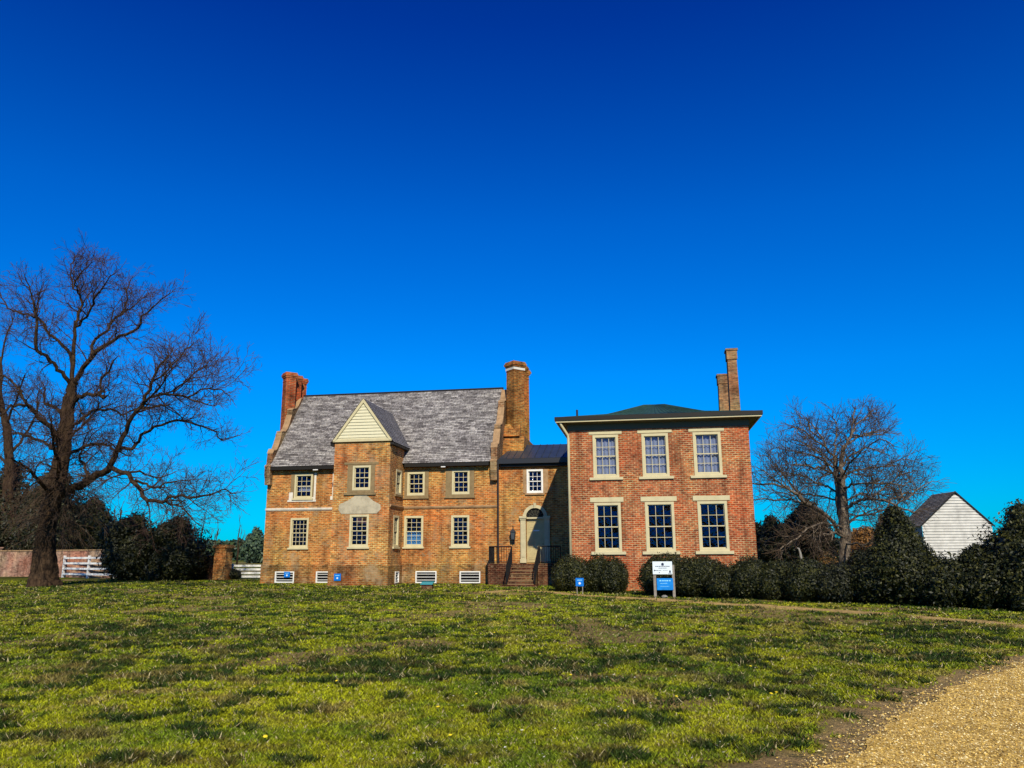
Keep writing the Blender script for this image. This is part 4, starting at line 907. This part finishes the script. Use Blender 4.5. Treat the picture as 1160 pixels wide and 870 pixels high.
trunkL = [[(50, 664, 0, 40), (50, 655, 0, 29), (51, 640, 0, 23), (52, 620, 0, 19.5), (55, 590, 0, 18), (60, 560, 0, 18), (67, 530, 0, 16.5), (73, 500, 0, 16), (77, 470, 0, 13), (80, 446, 0, 10), (82, 434, 0, 9)]]
limbsL = [
 [(81, 438, 0, 7), (74, 426, -.5, 6), (64, 414, -1, 5.5), (52, 404, -1.5, 5), (41, 394, -2, 5), (41, 366, -2.5, 4), (40, 352, -2.5, 3.5), (37, 342, -2.8, 3), (34, 330, -3, 2.2), (28, 313, -3.2, 1.5)],
 [(82, 430, 0, 6), (79, 402, .6, 5.5), (64, 385, 1.2, 4.5), (53, 375, 1.8, 4), (43, 361, 2.2, 3.5), (26, 356, 2.8, 3), (10, 349, 3.5, 2.5), (0, 333, 4, 1.8)],
 [(82, 434, 0, 7), (83, 400, .3, 6), (84, 373, .5, 5), (88, 357, .6, 4.5), (93, 345, .8, 4), (90, 330, .8, 3), (81, 324, 1, 2.5), (81, 306, 1.2, 2), (84, 293, 1.3, 1.4)],
 [(86, 370, .5, 4), (98, 359, -.6, 3.5), (105, 342, -1.2, 3), (112, 330, -1.8, 2.4), (131, 309, -2.5, 1.4)],
 [(91, 335, .8, 2.6), (85, 322, 0, 2.2), (92, 310, -.6, 1.8), (103, 298, -1, 1.3)],
 [(83, 436, 0, 8), (88, 427, -.2, 7.5), (98, 413, -.6, 7), (110, 399, -1, 6.5), (128, 385, -1.6, 5), (150, 375, -2.2, 4), (163, 360, -2.6, 3), (177, 343, -3, 2), (193, 332, -3.5, 1.4)],
 [(103, 406, -.6, 5), (107, 385, .6, 4.5), (121, 375, 1.4, 4), (131, 361, 2, 3.4), (141, 352, 2.4, 2.8), (143, 330, 3, 2), (150, 314, 3.5, 1.4)],
 [(131, 361, 2, 2.6), (150, 348, 2.8, 2), (166, 335, 3.4, 1.4)],
 [(81, 462, 0, 7), (86, 453, -.6, 6.5), (92, 448, -1.2, 6), (110, 448, -2.2, 5), (120, 449, -2.8, 4)],
 [(112, 448, -2.2, 3.6), (113, 440, -2.3, 3.2), (115, 428, -2.4, 3), (123, 420, -2.8, 2.8), (132, 405, -3.4, 1.6)],
 [(78, 488, 0, 6), (85, 481, .6, 5), (97, 470, 1.4, 4.5), (114, 464, 2.4, 4), (129, 465, 3.2, 3.5), (138, 470, 3.8, 3.2), (150, 464, 4.4, 2.4), (165, 462, 5, 1.8)],
 [(64, 562, 0, 15), (85, 553, -.6, 12), (104, 543, -1.1, 11), (118, 534, -1.5, 10), (128, 522, -1.8, 8), (134, 508, -2, 7), (145, 480, -2.4, 6), (161, 457, -3, 5), (171, 434, -3.4, 4), (180, 416, -3.8, 3), (191, 402, -4.2, 2)],
 [(73, 520, 0, 6), (80, 514, .8, 5.5), (92, 508, 1.6, 5), (108, 502, 2.6, 4.5), (121, 504, 3.4, 4), (131, 511, 4, 3), (144, 516, 4.8, 2)],
 [(120, 532, -1.6, 8), (129, 532, -2, 7), (143, 536, -2.8, 6), (154, 547, -3.4, 6), (164, 561, -4, 5.5), (182, 570, -4.8, 4.5), (198, 562, -5.4, 3.5), (221, 563, -6.2, 2.8), (249, 556, -7, 1.8), (266, 559, -7.5, 1.3)],
 [(182, 570, -4.8, 3.2), (200, 572, -4.6, 2.6), (210, 579, -4.4, 1.8), (222, 592, -4.2, 1.2)],
 [(152, 546, -3.4, 4), (165, 550, -3, 3.4), (175, 553, -2.8, 3), (192, 548, -2.4, 2.2), (214, 544, -2, 1.4)],
 [(140, 534, -2.6, 3.4), (159, 536, -1.8, 2.8), (175, 540, -1.2, 2), (196, 536, -.8, 1.2)],
 [(134, 510, -2, 5), (143, 507, -1.6, 5), (152, 506, -1.2, 5), (159, 494, -.9, 4.5), (175, 484, -.2, 4), (200, 477, .6, 3.4), (223, 480, 1.4, 3), (240, 487, 2, 2.6), (251, 497, 2.4, 2.2), (268, 494, 3, 1.4)],
 [(160, 458, -3, 4), (177, 448, -3.4, 3.4), (198, 448, -4, 3), (219, 453, -4.6, 2.4), (242, 460, -5.2, 1.4)],
 [(171, 434, -3.4, 3), (188, 424, -2.6, 2.6), (205, 402, -2, 2), (218, 390, -1.6, 1.4)], [(180, 446, -3.4, 2.8), (205, 438, -2, 2.4), (228, 418, -1, 1.8), (240, 408, -.6, 1.2)], [(212, 450, -4.4, 2.4), (235, 440, -5, 2), (256, 446, -5.6, 1.3)], [(161, 456, -3, 2.8), (185, 432, -5, 2.2), (200, 412, -6, 1.4)],
 [(196, 448, -4, 2.4), (212, 432, -3.4, 1.8), (235, 425, -3, 1.2)],
 [(150, 470, -2.6, 3.2), (160, 466, -1.6, 2.8), (173, 460, -.8, 2.4), (191, 462, 0, 2), (208, 476, .8, 1.4)],
 [(69, 505, 0, 9), (63, 496, -.6, 8), (57, 485, -1.2, 7), (44, 472, -2, 6), (33, 461, -2.8, 5), (22, 460, -3.4, 4), (9, 464, -4, 3), (-6, 474, -4.6, 2)],
 [(33, 462, -2.8, 4), (28, 450, -2.6, 3.6), (20, 440, -2.4, 3), (11, 430, -2.2, 2.6), (-4, 427, -2, 1.8)],
 [(74, 480, 0, 6), (71, 470, .8, 5.5), (62, 461, 1.6, 5), (53, 459, 2.2, 4), (49, 451, 2.6, 3), (50, 438, 3, 2)],
 [(66, 512, 0, 6), (56, 505, 1.4, 5), (44, 498, 2.8, 4), (28, 492, 4, 3), (10, 490, 5, 2)],
 [(84, 552, -.6, 6), (95, 548, .8, 5), (98, 535, 1.6, 4.5), (92, 520, 2.4, 3.5), (93, 507, 3, 2.5), (100, 490, 3.5, 1.6)],
 [(60, 560, 0, 7), (44, 545, -2.4, 5), (30, 530, -4.4, 3.6), (14, 520, -6, 2.2)],
 [(60, 548, 0, 7), (66, 530, -2.8, 5), (62, 505, -4.6, 3.6), (58, 480, -5.8, 2.2)],
 [(70, 515, 0, 6), (80, 495, 3, 4.4), (96, 478, 5, 3), (112, 456, 6.4, 1.8)],
]
limb_tree('bare_tree', 'huge bare spreading tree with thick gnarled trunk on the left lawn', 'tree', gT, gT.y, trunkL, limbsL, spec_big, 'bark', 'twig', 'leafless trees round the house')
# hanging sprays of dead shoots on the lower trunk
T = MB()
for i in range(190):
    a = random.random() * 6.28; h = random.uniform(2.6, 6.2); p = Vector((gT.x + (50 + h * 1.8 - 48) * .05 + .35 * math.cos(a), gT.y + .35 * math.sin(a), h)); d = Vector((math.cos(a), math.sin(a), random.uniform(-.1, .8))).normalized()
    P = [p]; L = random.uniform(.8, 2.9); Rr = [.018]
    for k in range(6): d = (d + jit(.13) + Vector((0, 0, -.20))).normalized(); P.append(P[-1] + d * L / 6); Rr.append(.018 - .0022 * k)
    T.tube(P, Rr, 3, cap=False)
    for k in range(1, 6):
        for _ in range(2):
            dd = (d + jit(.6)).normalized(); T.tube([P[k], P[k] + dd * .25, P[k] + dd * .5 + Vector((0, 0, -.1))], [.008, .006, .005], 3, cap=False)
tr_ = [o_ for o_ in C.objects if o_.name.startswith('bare_tree')][0]
T.build('hanging_shoots', 'twig_pale', tr_, tuple(gT))
# second, partly cropped tree at the left edge
gN = at(4, 648, 76); gN.z = 0
limb_tree('bare_tree', 'second bare tree cropped by the left edge, rising above the dark evergreens', 'tree', gN, gN.y, [[(2, 660, 0, 18), (6, 600, 0, 14), (9, 550, 0, 12), (11, 518, 0, 10), (9, 499, 0, 8.5), (8, 483, 0, 8), (2, 462, 0, 6), (0, 437, 0, 5), (1, 404, 0, 3)]],
 [[(10, 515, 0, 5), (22, 500, 1, 4), (36, 480, 2, 3), (44, 455, 3, 2)], [(0, 440, 0, 4), (-14, 410, -1, 3), (-25, 380, -2, 2)], [(1, 410, 0, 3), (6, 385, .5, 2.4), (14, 360, 1, 1.6)], [(4, 470, 0, 4), (-20, 450, -2, 3), (-44, 420, -3, 2)], [(6, 480, 0, 4), (18, 455, -2, 3), (28, 425, -4, 1.8)], [(9, 530, 0, 4), (-10, 505, 1, 3), (-30, 490, 2, 2)]],
 spec_big, 'bark', 'twig', 'leafless trees round the house', 10)
# right tree
spec_r = [dict(seg=6, wob=.18, up=.02, rmin=.018, dens=1.4, ang=(30, 70), len=(1.6, 3.3), r=.05, bias=.12),
          dict(seg=5, wob=.20, up=.02, rmin=.012, dens=2.4, ang=(28, 60), len=(.9, 2.0), r=.026, bias=.08),
          dict(seg=3, wob=.18, up=.02, rmin=.009, dens=3.6, ang=(25, 60), len=(.45, 1.1), r=.014, bias=.03)]
DR = 56.0; gR = Vector((at(957, 640, DR).x, DR, 0))
trunkR = [[(957, 652, 0, 12), (957, 635, 0, 10.5), (957, 610, 0, 10), (956, 589, 0, 9.5), (955, 560, 0, 8), (954, 541, 0, 6.5), (953, 520, 0, 5), (957, 505, 0, 4)], [(957, 600, .1, 8), (951, 575, .4, 7), (949, 555, .5, 6), (947, 532, .6, 5), (946, 516, .6, 4)]]
limbsR = [
 [(953, 522, 0, 4.4), (960, 502, 0, 3.8), (965, 491, 0, 3.2), (966, 477, .3, 2.4), (968, 463, .5, 1.6)], [(965, 492, 0, 2.6), (976, 494, -1, 2.2), (987, 494, -1.6, 1.8), (1001, 492, -2.2, 1.2)],
 [(946, 520, .6, 3.6), (939, 511, .6, 3.2), (930, 497, 1, 2.6), (920, 481, 1.4, 1.8)], [(946, 518, .6, 3), (945, 502, 1.4, 2.6), (948, 486, 2, 2), (944, 474, 2.4, 1.3)],
 [(948, 545, .4, 4), (943, 537, -.4, 3.6), (932, 531, -1.4, 3.2), (916, 529, -2.4, 2.8), (900, 526, -3.4, 2)], [(949, 560, .4, 3.6), (940, 552, 1.6, 3), (932, 549, 2.2, 2.6), (909, 547, 3.4, 2)],
 [(955, 604, 0, 6), (948, 599, -.6, 5.4), (939, 587, -1.4, 5), (930, 578, -2, 4.6), (914, 571, -2.8, 4.2), (902, 560, -3.4, 3.8), (886, 551, -4, 3.2), (854, 548, -5, 2)],
 [(916, 572, -2.8, 3), (900, 567, -2, 2.8), (886, 566, -1.4, 2.4), (858, 566, -.4, 1.6)],
 [(957, 582, 0, 5), (961, 575, -.5, 4.6), (969, 569, -1, 4.2), (987, 565, -2, 3.6), (1006, 568, -3, 3), (1024, 576, -4, 2.4), (1037, 581, -4.6, 1.8)],
 [(957, 600, 0, 4), (963, 592, .8, 3.6), (973, 584, 1.6, 3.2), (990, 582, 2.6, 2.6), (1008, 576, 3.6, 2), (1020, 566, 4.4, 1.4)],
 [(955, 545, 0, 3.6), (960, 539, .8, 3.2), (973, 532, 1.8, 2.8), (992, 530, 2.8, 2.2), (1015, 527, 3.8, 1.4)], [(956, 556, 0, 3.4), (964, 549, -1, 3), (978, 547, -2, 2.6), (1001, 548, -3.2, 2.2), (1026, 550, -4.4, 1.4)],
 [(955, 608, 0, 3.6), (946, 604, -2, 3.2), (934, 604, -3, 2.8), (920, 611, -4, 1.8)], [(955, 598, 0, 3.4), (934, 592, -2.6, 3), (915, 600, -4, 2.6), (898, 613, -5, 2), (884, 622, -5.6, 1.4)],
 [(958, 616, 0, 3), (970, 616, -2, 2.6), (981, 617, -3, 2.4), (995, 606, -4, 2.4), (1003, 600, -4.6, 1.6)],
 [(953, 530, 0, 3.2), (964, 516, 1, 2.8), (983, 507, 2, 2.2), (1005, 515, 3, 1.4)], [(947, 528, .6, 3), (937, 519, -1, 2.6), (923, 509, -2, 2.2), (905, 500, -3, 1.4)], [(946, 530, .5, 3), (925, 518, 2, 2.4), (900, 512, 3.4, 1.8), (884, 508, 4, 1.2)],
 [(954, 540, 0, 3), (962, 525, -2.4, 2.4), (975, 512, -4, 1.6)], [(954, 550, 0, 3), (940, 530, -3, 2.4), (930, 512, -4.6, 1.6)], [(955, 570, 0, 3), (975, 560, 2.4, 2.4), (1000, 560, 4, 1.8), (1018, 562, 5, 1.2)], [(950, 566, .4, 3), (925, 562, 2, 2.4), (895, 560, 3.4, 1.8), (870, 556, 4.4, 1.2)],
  [(1015, 572, -3.4, 2.2), (1032, 560, -2.6, 1.8), (1048, 548, -2, 1.2)], [(1000, 529, 3, 2), (1020, 520, 2, 1.6), (1032, 522, 1.4, 1.1)], [(958, 505, 0, 2.4), (978, 492, 2, 2), (1002, 488, 3, 1.3)], [(939, 511, .6, 3), (925, 500, -1, 2.4), (910, 488, -2.4, 2), (898, 484, -3, 1.2)], [(930, 497, 1, 2.6), (918, 487, 2.4, 2), (914, 474, 3, 1.3)], [(914, 572, -2.8, 3), (896, 550, -1.6, 2.4), (880, 530, -.6, 1.8), (870, 518, 0, 1.2)], [(902, 560, -3.4, 2.6), (880, 545, -5, 2), (862, 532, -6, 1.2)],
 [(987, 565, -2, 2.6), (1005, 548, -1, 2.2), (1022, 538, 0, 1.6), (1034, 534, .6, 1.2)], [(1006, 568, -3, 2.4), (1026, 560, -2, 2), (1044, 558, -1, 1.3)], [(983, 507, 2, 2.2), (998, 498, 1, 1.8), (1012, 505, 0, 1.2)], [(965, 491, 0, 2.4), (975, 478, 1, 1.8), (984, 470, 1.6, 1.2)], [(930, 549, 2.2, 2.4), (905, 538, 1, 2), (882, 540, 0, 1.3)],
]
limb_tree('bare_tree', 'wide bare tree with pale trunk standing right of the square brick house', 'tree', gR, DR, trunkR, limbsR, spec_r, 'bark_pale', 'twig_pale', 'leafless trees round the house', 10)

# generic bare background tree
def bare_bg(px, py_top, D, label, w=1.0, twm='twig', group='far leafless trees', dens=1.0):
    p = at(px, 640, D); basep = Vector((p.x, D, 0)); hgt_ = at(px, py_top, D).z
    root = empty('bare_tree', basep, 0, label, 'tree', group); T = Tree([dict(seg=5, wob=.12, up=.12, rmin=.03, dens=.22 * 18 / hgt_ * dens, ang=(18, 42), len=(hgt_ * .32, hgt_ * .5), r=.10, bias=.3), dict(seg=4, wob=.14, up=.08, rmin=.02, dens=1.2, ang=(20, 45), len=(hgt_ * .10, hgt_ * .22), r=.04, bias=.2), dict(seg=3, wob=.12, up=.05, rmin=.015, dens=1.6, ang=(20, 45), len=(hgt_ * .05, hgt_ * .1), r=.025, bias=.1)])
    P = [Vector((0, 0, 0)), Vector((.1, 0, hgt_ * .3)), Vector((-.1, .1, hgt_ * .55)), Vector((.15, 0, hgt_ * .8))]; Rr = [hgt_ * .022, hgt_ * .016, hgt_ * .011, .05]; tb = MB(); tb.tube(P, Rr, 8); tb.build('trunk', 'bark', root, smooth=True)
    T.spawn(P, Rr, hgt_ * .8, 0, .22); T.big.build('limbs', 'bark', root); T.tw.build('twigs', twm, root)
    return root
bare_bg(268, 583, 110, 'small bare tree on the horizon just left of the manor', twm='twig')
bare_bg(226, 578, 85, 'hazy bare tree behind the dark bush, left of the brick pier')
bare_bg(243, 588, 95, 'low bare tree between the dark bush and the brick pier')
bare_bg(1153, 573, 75, 'small bare tree at the right edge above the tall yew', twm='twig_pale')
bare_bg(130, 560, 70, 'thin bare tree behind the white rail fence on the left')
bare_bg(200, 585, 78, 'slim bare tree rising over the middle of the dark bush')

# ------------------------------------------------------------------ evergreens
def foliage(name, label, cat, base_pt, blobs, n, leaf, mat, group=None, stem=True, inner=.80, flat=.55):
    """blobs: (dx,dy,z,rx,ry,rz) round base; leaves fill the outer shell of every blob, twiggy core inside"""
    root = empty(name, base_pt, 0, label, cat, group); W = np.array([b_[3] * b_[4] + b_[3] * b_[5] + b_[4] * b_[5] for b_ in blobs]); W = W / W.sum()
    VV = []
    for b_, w_ in zip(blobs, W):
        k = max(40, int(n * 1.5 * w_)); d = rng.normal(size=(k, 3)); d /= np.linalg.norm(d, axis=1)[:, None]
        lump = .86 + .30 * fbm(d[:, 0] * 2.6 + b_[0] * 3, d[:, 2] * 2.6 + d[:, 1] * 1.7 + b_[2], 5, 3) * 1.0 + .0
        rad = lump * (.82 + .22 * rng.random(k) ** .7 + (.12 if 'clip' in name else .34) * (fbm(d[:, 0] * 9 + b_[1], d[:, 2] * 9 + d[:, 1] * 5, 8, 2) > .58) * rng.random(k))
        c = np.array(b_[:3]) + d * rad[:, None] * np.array(b_[3:6])
        nrm = d + rng.normal(size=(k, 3)) * flat; nrm /= np.linalg.norm(nrm, axis=1)[:, None]
        t = np.cross(nrm, rng.normal(size=(k, 3))); t /= np.linalg.norm(t, axis=1)[:, None]; s_ = np.cross(nrm, t)
        L_ = leaf * .85 * (.5 + .9 * rng.random(k))[:, None]
        VV.append(np.stack([c - t * L_, c - s_ * L_ * .5, c + t * L_, c + s_ * L_ * .5], 1))
    V = np.concatenate(VV).reshape(-1, 3); g = terrain(V[:, 0] + base_pt[0], V[:, 1] + base_pt[1]) - base_pt[2]
    V = V.reshape(-1, 4, 3); ok = V[:, :, 2].min(1) > g.reshape(-1, 4).min(1); V = V[ok].reshape(-1, 3)
    npmesh('foliage', V, 4, mat, root)
    core = MB()
    for b_ in blobs:
        nu, nv_ = 14, 9; vs = []
        for i in range(nv_ + 1):
            ph = math.pi * i / nv_
            for j in range(nu):
                th = 2 * math.pi * j / nu; dd = np.array([math.sin(ph) * math.cos(th), math.sin(ph) * math.sin(th), math.cos(ph)])
                r_ = inner * float(.86 + .30 * fbm(dd[0] * 2.6 + b_[0] * 3, dd[2] * 2.6 + dd[1] * 1.7 + b_[2], 5, 3)) * (.95 + .1 * random.random())
                z_ = b_[2] + dd[2] * r_ * b_[5]
                vs.append((b_[0] + dd[0] * r_ * b_[3], b_[1] + dd[1] * r_ * b_[4], max(z_, .12)))
        core.add(vs, [(i * nu + j, i * nu + (j + 1) % nu, (i + 1) * nu + (j + 1) % nu, (i + 1) * nu + j) for i in range(nv_) for j in range(nu)])
    core.build('inner_growth', mat, root)
    if stem:
        st_ = MB()
        for b_ in blobs[:6]:
            st_.tube([(b_[0] * .6, b_[1] * .6, -.1), (b_[0] * .9, b_[1] * .9, max(.3, b_[2]))], [.06, .04], 6)
        st_.build('stem', 'bark', root)
    return root
def shrub(name, label, cat, px0, px1, py_top, py_base, n, leaf, mat, group=None, depth=None, shape='round', lobes=5, D=None):
    g = G((px0 + px1) / 2, py_base) if D is None else Vector((at((px0 + px1) / 2, 640, D).x, D, 0))
    w = (px1 - px0) / 2 * g.y / FPX; h = at((px0 + px1) / 2, py_top, g.y).z - g.z; dp = depth or w
    g = g + Vector((0, dp * .9, 0)); kk = g.y / (g.y - dp * .9); g.x *= kk; w *= kk; h = (h + g.z - CAMH) * kk + CAMH - g.z; g.z = float(terrain(g.x, g.y))
    bl = []
    if shape == 'round':
        bl.append((0, 0, h * .50, w * .82, dp * .9, h * .50))
        for i in range(lobes):
            a = random.random() * 6.28; bl.append((math.cos(a) * w * .42, math.sin(a) * dp * .42, h * random.uniform(.28, .62), w * .5, dp * .5, h * random.uniform(.28, .36)))
        for s_ in (-1, 1): bl.append((s_ * w * .56, -dp * .1, h * random.uniform(.36, .42), w * .46, dp * .7, h * random.uniform(.38, .44)))
    elif shape == 'cone':
        for i in range(7):
            t = i / 6; bl.append((random.uniform(-.12, .12) * w, random.uniform(-.1, .1) * dp, h * (.14 + .74 * t), w * (1.02 - .95 * t ** .8) + .1, dp * (1.0 - .85 * t) + .1, h * .17))
    elif shape == 'peak':
        for (fx, fz, fr, fh) in ((0, .88, .13, .12), (.05, .78, .2, .14), (-.08, .68, .28, .15), (.16, .62, .26, .14), (-.22, .52, .34, .16), (.2, .46, .36, .18), (-.42, .38, .36, .18), (.45, .36, .34, .17), (0, .3, .6, .28), (-.6, .24, .4, .22), (.6, .22, .4, .22), (-.1, .6, .2, .3)):
            bl.append((fx * w, random.uniform(-.2, .1) * dp, fz * h, fr * w, max(.3, fr) * dp, fh * h))
    elif shape == 'wild':
        for i in range(lobes + 6):
            a = random.random() * 6.28; rr = random.random() ** .5 * .62; z_ = random.uniform(.15, .86)
            f = .52 * (1.05 - z_ * .45); bl.append((math.cos(a) * w * rr, math.sin(a) * dp * rr, h * z_ * (1 - .25 * rr), w * f * random.uniform(.6, 1), dp * f, h * random.uniform(.14, .24)))
        bl.append((0, 0, h * .4, w * .75, dp * .8, h * .42)); bl.append((0, 0, h * .8, w * .3, dp * .3, h * .2))
    return foliage(name, label, cat, g, bl, n, leaf, mat, group)
GH = 'clipped dark shrubs in the hedge row'
shrub('clipped_shrub', 'clipped round bush half hiding the entrance stoop, leftmost of the row', 'shrub', 626, 672, 628.5, 671, 9000, .05, 'box_leaf', GH, 1.0)
shrub('clipped_shrub', 'clipped round bush under the lower left window of the square house', 'shrub', 662, 698, 628.5, 672, 8000, .05, 'box_leaf', GH, .9)
shrub('clipped_shrub', 'clipped round bush left of the bare brick gap in the hedge', 'shrub', 680, 711, 631, 673, 8000, .05, 'box_leaf', GH, .9)
shrub('clipped_shrub', 'clipped dark bush directly behind the white notice board', 'shrub', 726, 792, 627, 676, 15000, .05, 'box_leaf', GH, 1.1)
shrub('clipped_shrub', 'clipped dark bush right of the notice board, below the right lower window', 'shrub', 764, 826, 630, 678, 17000, .05, 'box_leaf', GH, 1.1)
shrub('clipped_shrub', 'clipped dark bush near the right corner of the square house', 'shrub', 802, 858, 639, 679, 11000, .05, 'box_leaf', GH, 1.0)
shrub('clipped_shrub', 'small rounded bush at the right corner of the square house', 'shrub', 830, 874, 630, 680, 10000, .05, 'box_leaf', GH, 1.0)
shrub('clipped_shrub', 'rounded hedge bush just past the brick corner, in front of dark evergreens', 'shrub', 858, 912, 635, 681, 12000, .05, 'box_leaf', GH, 1.0)
shrub('clipped_shrub', 'hedge bush below the pale hooked garden post', 'shrub', 890, 944, 633, 683, 12000, .05, 'box_leaf', GH, 1.0)
shrub('clipped_shrub', 'low hedge bush beneath the pale bare tree trunk', 'shrub', 922, 982, 638, 684, 13000, .05, 'holly_leaf', GH, 1.1)
shrub('rusty_shrub', 'small rusty brown bush on top of the hedge line by the bare tree', 'shrub', 922, 950, 629, 660, 3500, .05, 'rust_leaf', None, .8, D=33)
GY = 'tall dark shrubs at the right'
shrub('yew_shrub', 'broad dark yew left of the pointed one, in front of the bare tree', 'shrub', 962, 1020, 622, 686, 17000, .06, 'holly_leaf', GY, 1.4, 'wild')
shrub('yew_shrub', 'tall pointed yew covering the left side of the clapboard outbuilding', 'shrub', 974, 1074, 574, 688, 34000, .055, 'yew_leaf', GY, 2.0, 'peak')
shrub('yew_shrub', 'dark yew below the white clapboard gable', 'shrub', 1040, 1100, 631, 690, 18000, .06, 'yew_leaf', GY, 1.3, 'round')
shrub('yew_shrub', 'dark yew between the clapboard gable and the tallest yew', 'shrub', 1080, 1146, 619, 692, 18000, .06, 'yew_leaf', GY, 1.2, 'wild')
shrub('yew_shrub', 'tallest yew cropped by the right edge of the picture', 'shrub', 1116, 1230, 570, 695, 34000, .06, 'yew_leaf', GY, 1.6, 'wild', 9)
shrub('yew_shrub', 'low dark yew behind the middle of the hedge', 'shrub', 930, 1000, 640, 684, 9000, .06, 'holly_leaf', GY, 1.2, 'round', D=30)
GE = 'dark evergreen trees behind'
shrub('evergreen_tree', 'dark evergreen tree beside the right wall of the square house', 'tree', 850, 905, 583, 640, 12000, .14, 'holly_leaf', GE, 2.5, 'wild', D=62)
shrub('evergreen_tree', 'taller dark evergreen between the square house and the bare tree trunk', 'tree', 888, 950, 566, 640, 15000, .14, 'holly_leaf', GE, 2.6, 'wild', 8, D=64)
shrub('evergreen_tree', 'small brown topped evergreen right of the bare tree', 'tree', 988, 1016, 584, 640, 6000, .12, 'rust_leaf', GE, 1.4, 'cone', D=64)
shrub('brown_thicket', 'brown leafy thicket behind the bare tree trunk', 'shrub', 955, 1008, 596, 640, 8000, .13, 'brown_leaf', None, 2.2, 'wild', D=68)
shrub('evergreen_tree', 'dark evergreen mass at the left edge behind the garden wall', 'tree', -40, 42, 520, 650, 22000, .16, 'holly_leaf', GE, 4, 'wild', 9, D=74)
shrub('evergreen_tree', 'dark evergreen directly behind the huge bare tree trunk', 'tree', 16, 96, 528, 650, 22000, .16, 'holly_leaf', GE, 4, 'wild', 9, D=72)
shrub('evergreen_tree', 'dark evergreen behind the white rail fence', 'tree', 66, 132, 562, 650, 16000, .16, 'holly_leaf', GE, 3.6, 'wild', 8, D=76)
GB = 'big dark bushes left of the manor'
shrub('dark_bush', 'big dark bush beside the white rail fence, left one of the pair', 'bush', 112, 186, 580, 659, 22000, .10, 'holly_leaf', GB, 2.3, 'wild', 9)
shrub('dark_bush', 'big dark bush beside the brick pier, right one of the pair', 'bush', 160, 236, 584, 659, 28000, .10, 'holly_leaf', GB, 2.5, 'wild', 9)
shrub('small_bush', 'small dark bush at the foot of the brick pier by the low fence', 'bush', 256, 272, 645, 656.5, 1800, .08, 'holly_leaf', None, .6)
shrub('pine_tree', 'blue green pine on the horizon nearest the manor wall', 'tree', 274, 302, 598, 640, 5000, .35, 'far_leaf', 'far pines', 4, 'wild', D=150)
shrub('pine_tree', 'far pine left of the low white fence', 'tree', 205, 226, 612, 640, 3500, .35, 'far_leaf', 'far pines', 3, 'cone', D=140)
# distant wood
def wood(name, label, x0, x1, D, h, n, mat):
    xs = rng.uniform(x0, x1, n); zs = rng.random(n) ** 1.1 * h * (.55 + .45 * vnoise(xs * .08, xs * 0, 4)) * (.8 + .2 * vnoise(xs * .4, xs * 0, 8)); ys = D + rng.uniform(-8, 8, n)
    c = np.stack([xs, ys, zs], 1); nr = rng.normal(size=(n, 3)); nr /= np.linalg.norm(nr, axis=1)[:, None]; t = np.cross(nr, rng.normal(size=(n, 3))); t /= np.linalg.norm(t, axis=1)[:, None]; s_ = np.cross(nr, t); L_ = rng.uniform(.4, 1.0, (n, 1))
    tag(npmesh(name, np.stack([c - t * L_, c - s_ * L_, c + t * L_, c + s_ * L_], 1).reshape(-1, 3), 4, mat), label, 'woodland', kind='stuff')
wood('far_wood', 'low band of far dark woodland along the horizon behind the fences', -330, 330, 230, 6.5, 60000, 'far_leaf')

# ------------------------------------------------------------------ dandelions
dm = M('dandelion_yellow', (.85, .62, .02), .7); sm_ = M('dandelion_stem', (.12, .2, .03), .8)
def disc(mb, r, z, n=9):
    vs = [(0, 0, z + .008)] + [(r * (1 if i % 2 else .8) * math.cos(6.283 * i / (2 * n)), r * (1 if i % 2 else .8) * math.sin(6.283 * i / (2 * n)), z) for i in range(2 * n)]
    mb.add(vs, [(0, i + 1, (i + 1) % (2 * n) + 1) for i in range(2 * n)]); mb.add([(0, 0, z - .015)] + vs[1:], [(0, (i + 1) % (2 * n) + 1, i + 1) for i in range(2 * n)])
b = MB(); disc(b, .017, .055); fo = empty('dandelion', (0, 0, 0), 0, 'yellow dandelion flower open in the lawn grass', 'flower', 'dandelions dotted in the lawn')
hd = b.build('flower_head', dm, fo); b = MB(); b.tube([(0, 0, -.01), (0, 0, .05)], .003, 4); stt = b.build('stem', sm_, fo)
dpx = [(872, 792), (880, 791), (774, 761), (766, 727), (772, 722), (790, 724), (808, 722), (813, 746), (1004, 731), (885, 748), (801, 738), (775, 762), (765, 795), (383, 776), (340, 790), (288, 783), (497, 808), (510, 838), (645, 770), (710, 812), (612, 745), (850, 760), (560, 720), (705, 712), (540, 790), (300, 842)]
for i, (x, y) in enumerate(dpx):
    if i: r_ = fo.copy(); C.objects.link(r_); kids = [hd.copy(), stt.copy()]
    else: r_ = fo; kids = []
    for c_ in kids: C.objects.link(c_); c_.parent = r_
    r_.location = G(x, y); s_ = random.uniform(.8, 1.3); r_.scale = (s_, s_, s_); r_.rotation_euler = (random.uniform(-.3, .5), random.uniform(-.3, .3), random.random() * 6)
